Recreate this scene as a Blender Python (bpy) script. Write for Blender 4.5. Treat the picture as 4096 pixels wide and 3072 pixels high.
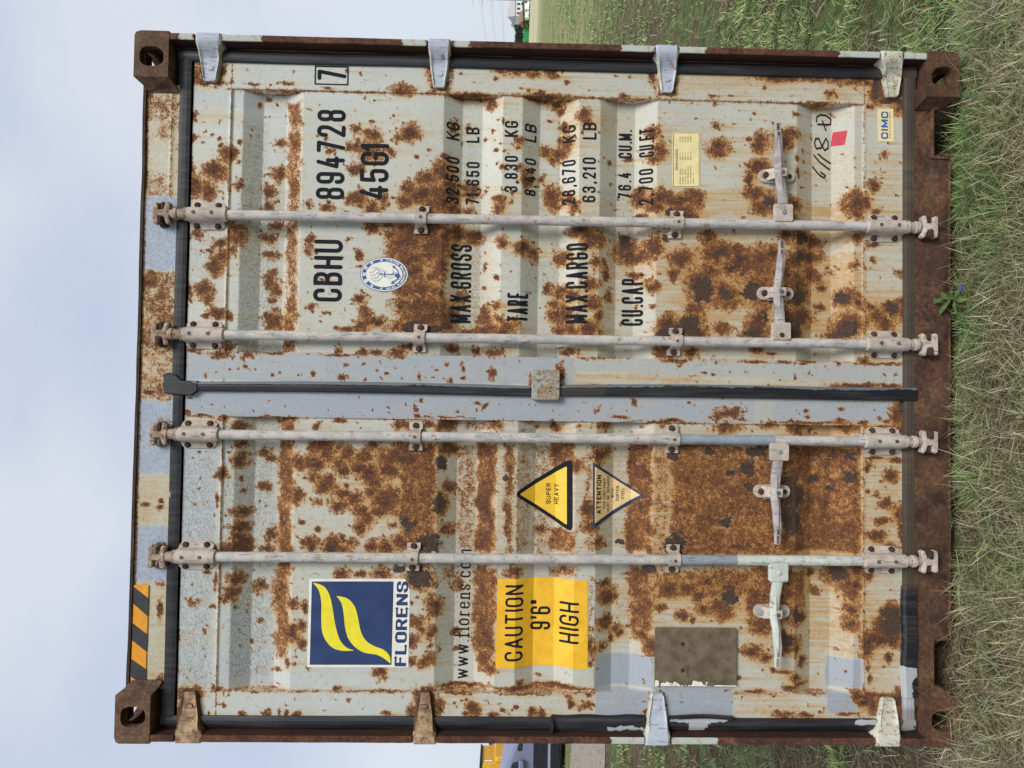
import bpy, bmesh, math, random
import numpy as np
from mathutils import Matrix, Vector
random.seed(7); RS = np.random.RandomState(11)
for o in list(bpy.data.objects): bpy.data.objects.remove(o)
scene = bpy.context.scene
COL = scene.collection

# ------------------------------------------------------------------ camera (solved from the four corner castings)
# local frame of the container end: u to the right, v up, d towards the viewer; Blender x=u, y=-d, z=v
FPX = 2840.0
CAM = np.array([1.17091, 1.62732, 2.45291])
RC = np.array([[0.01523, -0.99962, 0.02287], [-0.99955, -0.01582, -0.02553], [0.02588, -0.02247, -0.99941]])
def blv(a): return Vector((a[0], -a[2], a[1]))
cam_data = bpy.data.cameras.new("camera")
cam_data.sensor_fit = 'HORIZONTAL'; cam_data.sensor_width = 36.0
cam_data.lens = 36.0 * FPX / 4096.0
cam_data.clip_start = 0.05; cam_data.clip_end = 3000
cam = bpy.data.objects.new("camera", cam_data); COL.objects.link(cam)
cx, cy, cz = blv(RC[0]), -blv(RC[1]), -blv(RC[2])
m = Matrix.Identity(4)
for i in range(3):
    m[i][0] = cx[i]; m[i][1] = cy[i]; m[i][2] = cz[i]; m[i][3] = blv(CAM)[i]
cam.matrix_world = m
scene.camera = cam

# ------------------------------------------------------------------ world, sun, exposure
SUN_EL, SUN_AZ = math.radians(41), math.radians(150)      # azimuth clockwise from +y
world = bpy.data.worlds.new("World"); scene.world = world; world.use_nodes = True
nt = world.node_tree; nt.nodes.clear()
def WN(t, **k):
    n = nt.nodes.new(t)
    for a, b in k.items(): setattr(n, a, b)
    return n
sky = WN('ShaderNodeTexSky', sky_type='NISHITA', sun_disc=False, sun_elevation=SUN_EL, sun_rotation=SUN_AZ, air_density=1.2, dust_density=2.0)
tc = WN('ShaderNodeTexCoord')
mp = WN('ShaderNodeMapping'); mp.inputs['Scale'].default_value = (1.6, 1.6, 2.6); mp.inputs['Location'].default_value = (3.1, 0.4, 1.7)
no = WN('ShaderNodeTexNoise'); no.inputs['Scale'].default_value = 1.5; no.inputs['Detail'].default_value = 5; no.inputs['Roughness'].default_value = 0.42
rp = WN('ShaderNodeValToRGB')
rp.color_ramp.elements[0].position = 0.36; rp.color_ramp.elements[0].color = (0.60, 0.68, 0.85, 1)
rp.color_ramp.elements[1].position = 0.66; rp.color_ramp.elements[1].color = (0.80, 0.85, 0.94, 1)
e = rp.color_ramp.elements.new(0.50); e.color = (0.67, 0.74, 0.89, 1)
nt.links.new(tc.outputs['Generated'], mp.inputs['Vector']); nt.links.new(mp.outputs[0], no.inputs['Vector'])
nt.links.new(no.outputs['Fac'], rp.inputs['Fac'])
# brighter, milkier air low over the horizon
sx = WN('ShaderNodeSeparateXYZ'); nt.links.new(tc.outputs['Generated'], sx.inputs[0])
mr = WN('ShaderNodeMapRange'); mr.inputs['From Min'].default_value = 0.0; mr.inputs['From Max'].default_value = 0.28
mr.inputs['To Min'].default_value = 0.75; mr.inputs['To Max'].default_value = 0.0
nt.links.new(sx.outputs['Z'], mr.inputs['Value'])
mx = WN('ShaderNodeMix', data_type='RGBA'); nt.links.new(mr.outputs[0], mx.inputs['Factor'])
nt.links.new(rp.outputs[0], mx.inputs[6]); mx.inputs[7].default_value = (0.80, 0.88, 0.97, 1)
bg1 = WN('ShaderNodeBackground'); bg1.inputs['Strength'].default_value = 0.10
bg2 = WN('ShaderNodeBackground'); bg2.inputs['Strength'].default_value = 0.95
nt.links.new(sky.outputs[0], bg1.inputs['Color']); nt.links.new(mx.outputs[2], bg2.inputs['Color'])
ms = WN('ShaderNodeMixShader'); ms.inputs[0].default_value = 0.9
nt.links.new(bg1.outputs[0], ms.inputs[1]); nt.links.new(bg2.outputs[0], ms.inputs[2])
wo = WN('ShaderNodeOutputWorld'); nt.links.new(ms.outputs[0], wo.inputs[0])
sl = bpy.data.lights.new("sun", 'SUN'); sl.energy = 3.2; sl.angle = math.radians(26); sl.color = (1.0, 0.975, 0.93)
so = bpy.data.objects.new("sun", sl); COL.objects.link(so)
dv = Vector((math.sin(SUN_AZ) * math.cos(SUN_EL), math.cos(SUN_AZ) * math.cos(SUN_EL), math.sin(SUN_EL)))
so.rotation_euler = dv.to_track_quat('Z', 'Y').to_euler(); so.location = dv * 30
scene.view_settings.view_transform = 'Standard'; scene.view_settings.look = 'None'
scene.view_settings.exposure = 0.0; scene.view_settings.gamma = 1.0
scene.render.engine = 'CYCLES'

# ------------------------------------------------------------------ measuring helpers
def P(X, Y, d=0.0):
    """photo measurement (X, Y on the 4096x3072 picture) of something lying at depth d -> u, v in metres"""
    c = RC.T @ np.array([(X - 2048) / FPX, (Y - 1536) / FPX, 1.0])
    q = CAM + c * ((d - CAM[2]) / c[2])
    return float(q[0]), float(q[1])
GN = np.array([0.01995, 0.99951, -0.02407]); G0 = np.array([1.2, -0.035, 0.0])
def ground_z(x, y):      # y is Blender y = -d
    return G0[1] - (GN[0] * (x - G0[0]) + GN[2] * (-y)) / GN[1]
def ground_hit(X, Y):
    c = RC.T @ np.array([(X - 2048) / FPX, (Y - 1536) / FPX, 1.0])
    t = GN @ (G0 - CAM) / (GN @ c); q = CAM + c * t
    return q[0], -q[2]
def ray_at(X, Y, dist):
    c = RC.T @ np.array([(X - 2048) / FPX, (Y - 1536) / FPX, 1.0]); q = CAM + c * dist
    return q[0], -q[2], q[1]
D0 = -0.055            # door frame face
DIN = D0 - 0.038       # bottom of the corrugations

# numpy value noise
_lat = RS.rand(256, 256)
def vnoise(x, y):
    x = np.asarray(x, float); y = np.asarray(y, float)
    xi = np.floor(x).astype(int); yi = np.floor(y).astype(int); fx = x - xi; fy = y - yi
    fx = fx * fx * (3 - 2 * fx); fy = fy * fy * (3 - 2 * fy)
    a = _lat[xi & 255, yi & 255]; b = _lat[(xi + 1) & 255, yi & 255]; c = _lat[xi & 255, (yi + 1) & 255]; d = _lat[(xi + 1) & 255, (yi + 1) & 255]
    return (a * (1 - fx) + b * fx) * (1 - fy) + (c * (1 - fx) + d * fx) * fy
def fbm(x, y, o=4):
    s = 0; a = .5; t = 0
    for i in range(o): s = s + a * vnoise(x * 2 ** i + 17 * i, y * 2 ** i + 5 * i); t += a; a *= .55
    return s / t
def sstep(a, b, x):
    t = np.clip((x - a) / (b - a), 0, 1); return t * t * (3 - 2 * t)

# ------------------------------------------------------------------ mesh builder in (u, v, d)
class MB:
    def __init__(s): s.v = []; s.f = []; s.mi = []; s.m = 0
    def add(s, vs, fs):
        n = len(s.v); s.v += [tuple(map(float, p)) for p in vs]
        for f in fs: s.f.append(tuple(n + i for i in f)); s.mi.append(s.m)
    def box(s, u0, u1, v0, v1, d0, d1, b=0.0):
        if b <= 0:
            s.add([(u0, v0, d0), (u1, v0, d0), (u1, v1, d0), (u0, v1, d0), (u0, v0, d1), (u1, v0, d1), (u1, v1, d1), (u0, v1, d1)],
                  [(0, 3, 2, 1), (4, 5, 6, 7), (0, 1, 5, 4), (1, 2, 6, 5), (2, 3, 7, 6), (3, 0, 4, 7)])
        else:
            s.prism([(u0, v0), (u1, v0), (u1, v1), (u0, v1)], d0, d1, b)
    def prism(s, poly, d0, d1, b=0.0):
        """polygon in (u,v), anticlockwise; front face at d1 with chamfer b"""
        n = len(poly)
        ar = sum(poly[i][0] * poly[(i + 1) % n][1] - poly[(i + 1) % n][0] * poly[i][1] for i in range(n))
        if ar < 0: poly = poly[::-1]
        rings = [(poly, d0)]
        if b > 0:
            ins = []
            for i in range(n):
                p0 = np.array(poly[i - 1]); p1 = np.array(poly[i]); p2 = np.array(poly[(i + 1) % n])
                e1 = p1 - p0; e2 = p2 - p1; e1 = e1 / (np.linalg.norm(e1) + 1e-9); e2 = e2 / (np.linalg.norm(e2) + 1e-9)
                n1 = np.array([-e1[1], e1[0]]); n2 = np.array([-e2[1], e2[0]]); nn = n1 + n2
                nn = nn / max(nn @ nn, .3) * 2
                ins.append(tuple(p1 + nn * b))
            rings += [(poly, d1 - b), (ins, d1)]
        else: rings += [(poly, d1)]
        vs = []; fs = []
        for r, d in rings: vs += [(p[0], p[1], d) for p in r]
        for k in range(len(rings) - 1):
            for i in range(n):
                j = (i + 1) % n; fs.append((k * n + i, k * n + j, (k + 1) * n + j, (k + 1) * n + i))
        fs.append(tuple(range((len(rings) - 1) * n, len(rings) * n))); fs.append(tuple(range(n - 1, -1, -1)))
        s.add(vs, fs)
    def lathe_v(s, u, d, prof, n=20):
        """turned shape about a vertical axis: prof = [(v, r), ...]"""
        vs = []; fs = []
        for v, r in prof:
            for i in range(n):
                a = 2 * math.pi * i / n; vs.append((u + r * math.cos(a), v, d + r * math.sin(a)))
        for k in range(len(prof) - 1):
            for i in range(n):
                j = (i + 1) % n; fs.append((k * n + i, k * n + j, (k + 1) * n + j, (k + 1) * n + i))
        fs.append(tuple(range(n))); fs.append(tuple(range((len(prof) - 1) * n, len(prof) * n)))
        s.add(vs, fs)
    def cyl_d(s, u, v, d0, d1, r, n=12, rot=0.0, b=0.0):
        s.prism([(u + r * math.cos(2 * math.pi * i / n + rot), v + r * math.sin(2 * math.pi * i / n + rot)) for i in range(n)], d0, d1, b)
    def sweep(s, pts, w, h, up=(0, 0, 1)):
        """rectangular bar through 3D points, w across, h thick (lists or numbers)"""
        n = len(pts); pts = [np.array(p, float) for p in pts]; vs = []; fs = []
        for i, p in enumerate(pts):
            t = pts[min(i + 1, n - 1)] - pts[max(i - 1, 0)]; t /= np.linalg.norm(t)
            a = np.cross(t, np.array(up, float)); a /= np.linalg.norm(a); c = np.cross(a, t)
            ww = (w[i] if hasattr(w, '__len__') else w) / 2; hh = (h[i] if hasattr(h, '__len__') else h) / 2; k = .3
            for x, y in ((-1, -1 + k), (-1 + k, -1), (1 - k, -1), (1, -1 + k), (1, 1 - k), (1 - k, 1), (-1 + k, 1), (-1, 1 - k)):
                vs.append(p + a * x * ww + c * y * hh)
        for k in range(n - 1):
            for i in range(8):
                j = (i + 1) % 8; fs.append((k * 8 + i, k * 8 + j, (k + 1) * 8 + j, (k + 1) * 8 + i))
        fs.append(tuple(range(8))); fs.append(tuple(range((n - 1) * 8, n * 8)))
        s.add(vs, fs)
    def plate_hole(s, outer, hole, d0, d1, axes=(0, 1, 2), n=32, rc=None):
        """rectangular plate (a0,a1,b0,b1) with a hole outline; axes say which of u,v,d the two plate axes and the thickness are"""
        a0, a1, b0, b1 = outer; hc = np.mean(hole, axis=0); O = []; Hh = []
        m_ = len(hole)
        for i in range(m_):
            p = np.array(hole[i]); dr = p - hc
            t = min(((a1 if dr[0] > 0 else a0) - hc[0]) / dr[0] if abs(dr[0]) > 1e-9 else 9e9, ((b1 if dr[1] > 0 else b0) - hc[1]) / dr[1] if abs(dr[1]) > 1e-9 else 9e9)
            O.append(hc + dr * t); Hh.append(p)
        for cx_, cy_ in ((a0, b0), (a1, b0), (a1, b1), (a0, b1)):
            j = min(range(m_), key=lambda i: (O[i][0] - cx_) ** 2 + (O[i][1] - cy_) ** 2); O[j] = np.array([cx_, cy_])
        if rc:
            rx_, ry_, rr_ = rc; sx_ = 1 if rx_ > (a0 + a1) / 2 else -1; sy_ = 1 if ry_ > (b0 + b1) / 2 else -1; c0 = np.array([rx_ - sx_ * rr_, ry_ - sy_ * rr_])
            for i in range(m_):
                q_ = O[i] - c0
                if q_[0] * sx_ > 0 and q_[1] * sy_ > 0: O[i] = c0 + q_ / np.linalg.norm(q_) * rr_
        vs = []
        for d in (d0, d1):
            for ring in (O, Hh):
                for p in ring:
                    q = [0, 0, 0]; q[axes[0]] = p[0]; q[axes[1]] = p[1]; q[axes[2]] = d; vs.append(q)
        fs = []
        for i in range(m_):
            j = (i + 1) % m_
            fs += [(i, j, m_ + j, m_ + i), (2 * m_ + i, 3 * m_ + i, 3 * m_ + j, 2 * m_ + j), (m_ + i, m_ + j, 3 * m_ + j, 3 * m_ + i), (i, 2 * m_ + i, 2 * m_ + j, j)]
        s.add(vs, fs)
    def build(s, name, mats, parent=None, smooth=False, attrs=None, fixn=True):
        me = bpy.data.meshes.new(name)
        me.from_pydata([(a, -c, b) for a, b, c in s.v], [], s.f)
        if not isinstance(mats, (list, tuple)): mats = [mats]
        for m_ in mats: me.materials.append(m_)
        if len(mats) > 1: me.polygons.foreach_set('material_index', s.mi)
        if fixn and len(s.f) < 60000:
            bm = bmesh.new(); bm.from_mesh(me); bmesh.ops.recalc_face_normals(bm, faces=bm.faces); bm.to_mesh(me); bm.free()
        if smooth:
            me.polygons.foreach_set('use_smooth', [True] * len(me.polygons))
            try: me.set_sharp_from_angle(angle=math.radians(38))
            except Exception: pass
        me.update()
        o = bpy.data.objects.new(name, me); COL.objects.link(o)
        if parent: o.parent = parent
        return o
def tag(o, label=None, cat=None, group=None, kind=None):
    for k, v in (('label', label), ('category', cat), ('group', group), ('kind', kind)):
        if v: o[k] = v
    return o
def empty(name, loc=(0, 0, 0)):
    o = bpy.data.objects.new(name, None); o.empty_display_size = .2; o.location = loc; COL.objects.link(o); return o
def copy_tree(o, parent=None):
    c = o.copy(); COL.objects.link(c)
    if parent: c.parent = parent
    for ch in [x for x in bpy.data.objects if x.parent == o]: copy_tree(ch, c)
    return c
def rrect(u0, u1, v0, v1, r, n=4):
    o = []
    for cu, cv, a0 in ((u1 - r, v1 - r, 0), (u0 + r, v1 - r, 90), (u0 + r, v0 + r, 180), (u1 - r, v0 + r, 270)):
        for k in range(n + 1):
            a = math.radians(a0 + 90 * k / n); o.append((cu + r * math.cos(a), cv + r * math.sin(a)))
    return o

# ------------------------------------------------------------------ materials
def s2l(c): return tuple((x / 255 / 12.92 if x / 255 <= .04045 else ((x / 255 + .055) / 1.055) ** 2.4) for x in c)
class MT:
    def __init__(s, name):
        s.mat = bpy.data.materials.new(name); s.mat.use_nodes = True; s.t = s.mat.node_tree; s.t.nodes.clear()
        s.out = s.n('ShaderNodeOutputMaterial'); s.b = s.n('ShaderNodeBsdfPrincipled'); s.l(s.b.outputs[0], s.out.inputs[0])
        s.co = s.n('ShaderNodeTexCoord').outputs['Object']
    def n(s, t, **k):
        x = s.t.nodes.new(t)
        for a, b in k.items(): setattr(x, a, b)
        return x
    def l(s, a, b): s.t.links.new(a, b)
    def setin(s, sock, v):
        if hasattr(v, 'links'): s.l(v, sock)
        else: sock.default_value = v
    def map(s, sc, loc=(0, 0, 0)):
        m_ = s.n('ShaderNodeMapping'); s.l(s.co, m_.inputs[0]); m_.inputs['Scale'].default_value = sc; m_.inputs['Location'].default_value = loc; return m_.outputs[0]
    def noise(s, scale, det=4, rough=.6, vec=None, dist=0.0):
        x = s.n('ShaderNodeTexNoise'); x.inputs['Scale'].default_value = scale; x.inputs['Detail'].default_value = det
        x.inputs['Roughness'].default_value = rough; x.inputs['Distortion'].default_value = dist
        s.l(vec if vec is not None else s.co, x.inputs['Vector']); return x.outputs['Fac']
    def vor(s, scale, feat='F1', vec=None, rnd=1.0):
        x = s.n('ShaderNodeTexVoronoi', feature=feat); x.inputs['Scale'].default_value = scale; x.inputs['Randomness'].default_value = rnd
        s.l(vec if vec is not None else s.co, x.inputs['Vector']); return x.outputs['Distance']
    def math(s, op, a, b=0.0, c=None):
        x = s.n('ShaderNodeMath', operation=op); s.setin(x.inputs[0], a); s.setin(x.inputs[1], b)
        if c is not None: s.setin(x.inputs[2], c)
        return x.outputs[0]
    def mr(s, v, a, b, c=0.0, d=1.0, interp='SMOOTHSTEP'):
        x = s.n('ShaderNodeMapRange', interpolation_type=interp); s.setin(x.inputs[0], v)
        for i, q in enumerate((a, b, c, d)): x.inputs[i + 1].default_value = q
        return x.outputs[0]
    def attr(s, name):
        x = s.n('ShaderNodeAttribute'); x.attribute_name = name; return x.outputs['Fac']
    def attrc(s, name):
        x = s.n('ShaderNodeAttribute'); x.attribute_name = name; return x.outputs['Color']
    def mix(s, f, a, b):
        x = s.n('ShaderNodeMix', data_type='RGBA'); s.setin(x.inputs[0], f)
        for i, q in ((6, a), (7, b)):
            if hasattr(q, 'links'): s.l(q, x.inputs[i])
            else: x.inputs[i].default_value = (*s2l(q), 1)
        return x.outputs[2]
    def ramp(s, v, stops):
        x = s.n('ShaderNodeValToRGB'); s.l(v, x.inputs[0]); r = x.color_ramp
        while len(r.elements) < len(stops): r.elements.new(.5)
        for e_, (p, c) in zip(r.elements, stops): e_.position = p; e_.color = (*s2l(c), 1)
        return x.outputs[0]
    def bump(s, h, strength=.5, dist=.002):
        x = s.n('ShaderNodeBump'); x.inputs['Strength'].default_value = strength; x.inputs['Distance'].default_value = dist
        s.l(h, x.inputs['Height']); s.l(x.outputs[0], s.b.inputs['Normal'])
    def done(s, col, rough=.6, metal=0.0, spec=.4):
        s.setin(s.b.inputs['Base Color'], col if hasattr(col, 'links') else (*s2l(col), 1))
        s.setin(s.b.inputs['Roughness'], rough); s.setin(s.b.inputs['Metallic'], metal)
        s.b.inputs['Specular IOR Level'].default_value = spec
        return s.mat

# ================================================================== materials of the container
def make_paint(name, base=(184, 191, 191), patch=(148, 157, 169), stainc=(182, 170, 136), boost=0.0, crack=True):
    m = MT(name)
    A = {k: m.attr(k) for k in ('rust', 'stain', 'patch', 'dark', 'crack')}
    fine = m.noise(210, 6, .75); mid = m.noise(62, 6, .7, dist=.3)
    nn = m.math('ADD', m.math('MULTIPLY', fine, .58), m.math('MULTIPLY', mid, .42))
    nz = m.math('MULTIPLY', m.math('SUBTRACT', nn, .5), 2.5)
    streak = m.noise(1.0, 6, .62, vec=m.map((105, 105, 3.0)))
    low = m.noise(3.0, 3, .5)
    # paint itself: cloudy, a little greener low down
    col = m.mix(m.mr(low, .35, .7), base, tuple(x - 9 for x in base))
    speck = m.mr(m.noise(420, 2, .5), .66, .74)
    col = m.mix(m.math('MULTIPLY', speck, .35), col, (120, 112, 92))
    col = m.mix(A['patch'], col, patch)
    brush = m.noise(1.0, 3, .5, vec=m.map((300, 300, 9)))
    col = m.mix(m.math('MULTIPLY', m.mr(brush, .55, .8), .16), col, (225, 230, 235))
    # stains and runs
    st = m.math('MULTIPLY', A['stain'], m.mr(streak, .3, .7, .62, 1.08))
    st = m.math('ADD', st, m.math('MULTIPLY', m.mr(nz, .0, .2), m.math('MULTIPLY', A['stain'], .15)))
    scol = m.mix(m.mr(st, .3, .8), stainc, (178, 142, 90))
    scol = m.mix(m.mr(st, .75, 1.35), scol, (148, 104, 62))
    col = m.mix(m.mr(st, .03, .75, 0, .93, 'LINEAR'), col, scol)
    # rust
    thr = m.math('ADD', A['rust'], m.math('MULTIPLY', nz, 1.5))
    halo = m.mr(thr, .12, .54); core = m.mr(thr, .42, .70)
    rc = m.ramp(m.math('ADD', m.math('MULTIPLY', m.noise(150, 5, .75), .7), m.math('MULTIPLY', m.noise(28, 3, .6), .3)),
                [(.35, (42, 30, 28)), (.46, (72, 48, 39)), (.54, (98, 64, 45)), (.61, (130, 84, 52)), (.71, (180, 138, 98))])
    rc = m.mix(m.mr(m.math('ADD', A['rust'], m.math('MULTIPLY', nz, .5)), .50, .95, .42, 0), rc, (148, 88, 42))
    col = m.mix(m.math('MULTIPLY', halo, .82), col, (170, 118, 60))
    col = m.mix(core, col, rc)
    dk = m.mr(m.math('ADD', A['dark'], m.math('MULTIPLY', nz, .9)), .46, .54)
    dcol = m.ramp(m.noise(160, 4, .7), [(.3, (42, 34, 31)), (.7, (92, 72, 60))])
    col = m.mix(dk, col, dcol)
    # crazed paint: fine, mostly horizontal cracks
    cv = m.vor(1.0, 'DISTANCE_TO_EDGE', vec=m.map((55, 55, 95)))
    wv = m.vor(1.0, 'DISTANCE_TO_EDGE', vec=m.map((130, 130, 230), (3, 1, 2)))
    cr = m.math('MULTIPLY', A['crack'], m.math('MAXIMUM', m.mr(cv, .0, .05, 1, 0), m.math('MULTIPLY', m.mr(wv, 0, .06, 1, 0), .6)))
    cr = m.math('MULTIPLY', cr, m.mr(mid, .36, .5))
    col = m.mix(m.math('MULTIPLY', cr, .8), col, (74, 70, 62))
    rg = m.mr(core, 0, 1, .5, .92)
    hgt = m.math('ADD', m.math('MULTIPLY', core, m.math('ADD', m.math('MULTIPLY', m.noise(260, 5, .8), 1.6), .3)), m.math('MULTIPLY', cr, -.6))
    hgt = m.math('SUBTRACT', hgt, m.math('MULTIPLY', dk, .5))
    hgt = m.math('ADD', hgt, m.math('MULTIPLY', m.noise(14, 2, .5), .25))
    m.bump(hgt, .55, .0022)
    return m.done(col, rg, spec=.35)
M = {}
M['door'] = make_paint('weathered_door_paint')
M['header'] = make_paint('weathered_header_paint', base=(184, 188, 178), patch=(156, 167, 184))
def make_rust(name, stops, sc=90, bs=.7, patchc=(180, 186, 178)):
    m = MT(name)
    v = m.math('ADD', m.math('MULTIPLY', m.noise(sc, 6, .75), .6), m.math('MULTIPLY', m.noise(sc * .15, 3, .6), .4))
    col = m.ramp(v, stops)
    pit = m.mr(m.vor(sc * 3.2), .1, .35)
    col = m.mix(m.mr(m.noise(5, 4, .65), .35, .7), col, m.mix(.45, col, (52, 38, 32)))
    col = m.mix(m.math('MULTIPLY', m.math('SUBTRACT', 1.0, pit), .35), col, (38, 26, 22))
    pa = m.attr('patch'); pt = m.mr(m.math('ADD', pa, m.math('MULTIPLY', m.math('SUBTRACT', m.noise(46, 6, .8), .5), 2.4)), .45, .62)
    col = m.mix(pt, col, m.mix(m.mr(m.noise(40, 4), .5, .75), patchc, (168, 140, 96)))
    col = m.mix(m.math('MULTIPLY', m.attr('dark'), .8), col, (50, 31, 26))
    m.bump(m.math('ADD', m.noise(sc * 2.2, 5, .8), m.math('MULTIPLY', pit, .4)), bs, .003)
    return m.done(col, .9, spec=.25)
M['casting'] = make_rust('scaled_rust_brown', [(.3, (54, 41, 34)), (.46, (92, 70, 57)), (.56, (118, 93, 75)), (.68, (156, 128, 102))], sc=110)
M['casting_low'] = make_rust('scaled_rust_dark', [(.3, (46, 33, 28)), (.46, (82, 58, 45)), (.56, (116, 82, 60)), (.7, (156, 118, 84))])
M['post'] = make_rust('rusted_post', [(.34, (48, 32, 28)), (.46, (80, 54, 45)), (.55, (108, 72, 55)), (.64, (132, 88, 62)), (.74, (186, 150, 112))], sc=70, bs=.8)
M['sill'] = make_rust('rusted_sill', [(.32, (48, 35, 31)), (.45, (78, 57, 47)), (.54, (102, 74, 57)), (.64, (134, 98, 64)), (.76, (176, 142, 98))], sc=64)
def make_galv(name, a, b, speck, rough=.75, k=.5, metal=0.1, rustk=.0):
    m = MT(name)
    col = m.mix(m.mr(m.noise(22, 4), .35, .68), a, b)
    sp = m.mr(m.noise(380, 3, .6), .58, .68)
    col = m.mix(m.math('MULTIPLY', sp, k), col, speck)
    w = m.mr(m.noise(300, 3, .6, vec=m.map((1, 1, .5), (5, 5, 5))), .62, .72)
    col = m.mix(m.math('MULTIPLY', w, .3), col, (214, 212, 206))
    if rustk > 0:
        rr = m.mr(m.math('ADD', m.noise(70, 5, .7), rustk), .55, .68)
        col = m.mix(rr, col, m.ramp(m.noise(160, 4, .7), [(.3, (60, 42, 36)), (.6, (112, 82, 62)), (.8, (158, 120, 88))]))
    ch = m.mr(m.math('ADD', m.noise(1.0, 4, .6, vec=m.map((110, 110, 16), (2, 2, 2))), m.math('MULTIPLY', m.noise(160, 4, .7), .25)), .72, .77)
    col = m.mix(m.math('MULTIPLY', ch, .75), col, tuple(x * .72 for x in b))
    ru = m.mr(m.math('ADD', m.noise(26, 5, .7), m.math('MULTIPLY', m.noise(190, 4, .7), .3)), .74, .84)
    col = m.mix(m.math('MULTIPLY', ru, .8), col, (132, 96, 70))
    m.bump(m.math('SUBTRACT', m.noise(300, 4, .7), m.math('MULTIPLY', ch, .8)), .5, .0014)
    return m.done(col, rough, metal)
M['bar'] = make_galv('dusty_galvanised_bar', (194, 187, 181), (166, 164, 163), (90, 80, 76), k=.8, metal=0, rustk=-.06)
M['bracket'] = make_galv('dusty_bracket', (192, 180, 168), (164, 152, 142), (90, 76, 66), k=.8, metal=0, rustk=-.05)
M['bracket_rusty'] = make_galv('rust_tinged_bracket', (176, 158, 142), (138, 116, 100), (78, 60, 52), k=.6, rustk=.05, metal=0)
M['bar_white'] = make_galv('touched_up_bar', (196, 202, 194), (184, 188, 180), (150, 146, 136), k=.35, metal=0)
M['bar_grey'] = make_galv('grey_painted_bar', (142, 152, 162), (128, 138, 148), (108, 112, 116), k=.3, metal=0)
M['handle'] = make_galv('galvanised_handle', (182, 174, 170), (146, 140, 140), (84, 78, 76), k=.7, metal=.0)
M['bolt'] = make_rust('rusty_bolt', [(.3, (40, 28, 24)), (.5, (76, 56, 46)), (.7, (112, 88, 70))], sc=220)
M['bolt_grey'] = make_galv('grey_bolt', (150, 152, 156), (128, 130, 134), (80, 76, 74))
M['rivet'] = make_galv('dark_rivet', (86, 92, 98), (70, 74, 80), (40, 40, 40))
M['lug'] = make_galv('cast_lug', (138, 128, 116), (104, 92, 82), (58, 48, 42), k=.7, rustk=.1)
M['hinge_grey'] = make_galv('repainted_hinge', (178, 184, 196), (166, 172, 186), (120, 104, 88), k=.12, metal=0, rustk=-.1)
M['hinge_white'] = make_galv('chipped_white_hinge', (200, 198, 184), (176, 172, 150), (110, 80, 50), k=.4, metal=0, rustk=.02)
M['hinge_rust'] = make_galv('rusty_hinge', (176, 150, 116), (118, 88, 68), (84, 60, 48), k=.6, metal=0, rustk=.04)
M['hinge_edge'] = make_rust('rusty_hinge_edge', [(.3, (66, 46, 38)), (.5, (100, 72, 56)), (.75, (150, 112, 78))], sc=140)
def make_rubber(name, col0, dust=(86, 78, 70), k=.5, wcol=(176, 180, 184)):
    m = MT(name)
    s_ = m.noise(1.0, 4, .6, vec=m.map((60, 60, 4)))
    col = m.mix(m.mr(s_, .4, .75, 0, k), col0, dust)
    col = m.mix(m.math('MULTIPLY', m.mr(m.noise(500, 2), .70, .76), .5), col, (150, 150, 150))
    wp = m.mr(m.math('ADD', m.attr('patch'), m.math('MULTIPLY', m.math('SUBTRACT', m.noise(38, 4, .7), .5), 1.2)), .48, .52)
    col = m.mix(m.math('MULTIPLY', wp, .85), col, wcol)
    col = m.mix(m.math('MULTIPLY', m.attr('stain'), .9), col, m.mix(m.mr(s_, .35, .7), (104, 88, 68), (72, 64, 56)))
    m.bump(m.noise(120, 3), .2, .001)
    return m.done(col, .52, spec=.45)
M['rubber'] = make_rubber('black_door_rubber', (24, 25, 31), (74, 72, 72), .55)
M['rubber_centre'] = make_rubber('black_centre_rubber', (23, 24, 30), (70, 70, 72), .5, wcol=(104, 110, 116))
def flat(name, c, rough=.55, var=14, sc=30, spec=.4, speck=None, k=.3):
    m = MT(name)
    col = m.mix(m.mr(m.noise(sc, 4), .3, .75), c, tuple(max(0, x - var) for x in c))
    if speck: col = m.mix(m.math('MULTIPLY', m.mr(m.noise(260, 4, .7), .56, .66), k), col, speck)
    return m.done(col, rough, spec=spec)
M['letter'] = flat('faded_black_vinyl', (27, 31, 37), rough=.8, spec=.15, var=6, speck=(78, 66, 54), k=.3)
M['navy'] = flat('navy_vinyl', (40, 60, 104), var=12, sc=12, speck=(58, 76, 112), k=.4)
M['logo_yellow'] = flat('yellow_vinyl', (232, 218, 50), var=14, sc=20)
M['sticker_white'] = flat('white_vinyl', (226, 224, 214), var=14)
M['caution_yellow'] = flat('amber_vinyl', (238, 186, 52), var=16, sc=25, speck=(206, 140, 26), k=.5)
M['orange'] = flat('orange_reflective', (222, 152, 38), var=18, sc=25, speck=(190, 116, 24), k=.3)
M['heavy_yellow'] = flat('yellow_label', (236, 192, 60), var=10, speck=(140, 104, 30), k=.5)
M['dull_amber'] = flat('sun_bleached_label', (226, 196, 142), var=14, speck=(120, 100, 70), k=.5)
M['cream'] = flat('cream_label', (230, 214, 162), var=16)
M['brown_ink'] = flat('faded_brown_ink', (120, 96, 60), var=10)
M['blue_ink'] = flat('blue_ink', (44, 96, 168), var=8)
M['seal_blue'] = flat('seal_blue', (46, 86, 144), var=8)
M['red'] = flat('red_sticker', (188, 42, 58), var=10)
M['marker'] = flat('marker_ink', (20, 22, 24), var=4)
M['plate'] = flat('etched_brown_plate', (118, 106, 88), rough=.45, var=34, sc=24, speck=(84, 66, 50), k=.8)
M['plate_line'] = flat('etched_line', (126, 115, 97), var=30, sc=60)
M['void'] = flat('dark_interior', (14, 12, 12), var=3)
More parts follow.
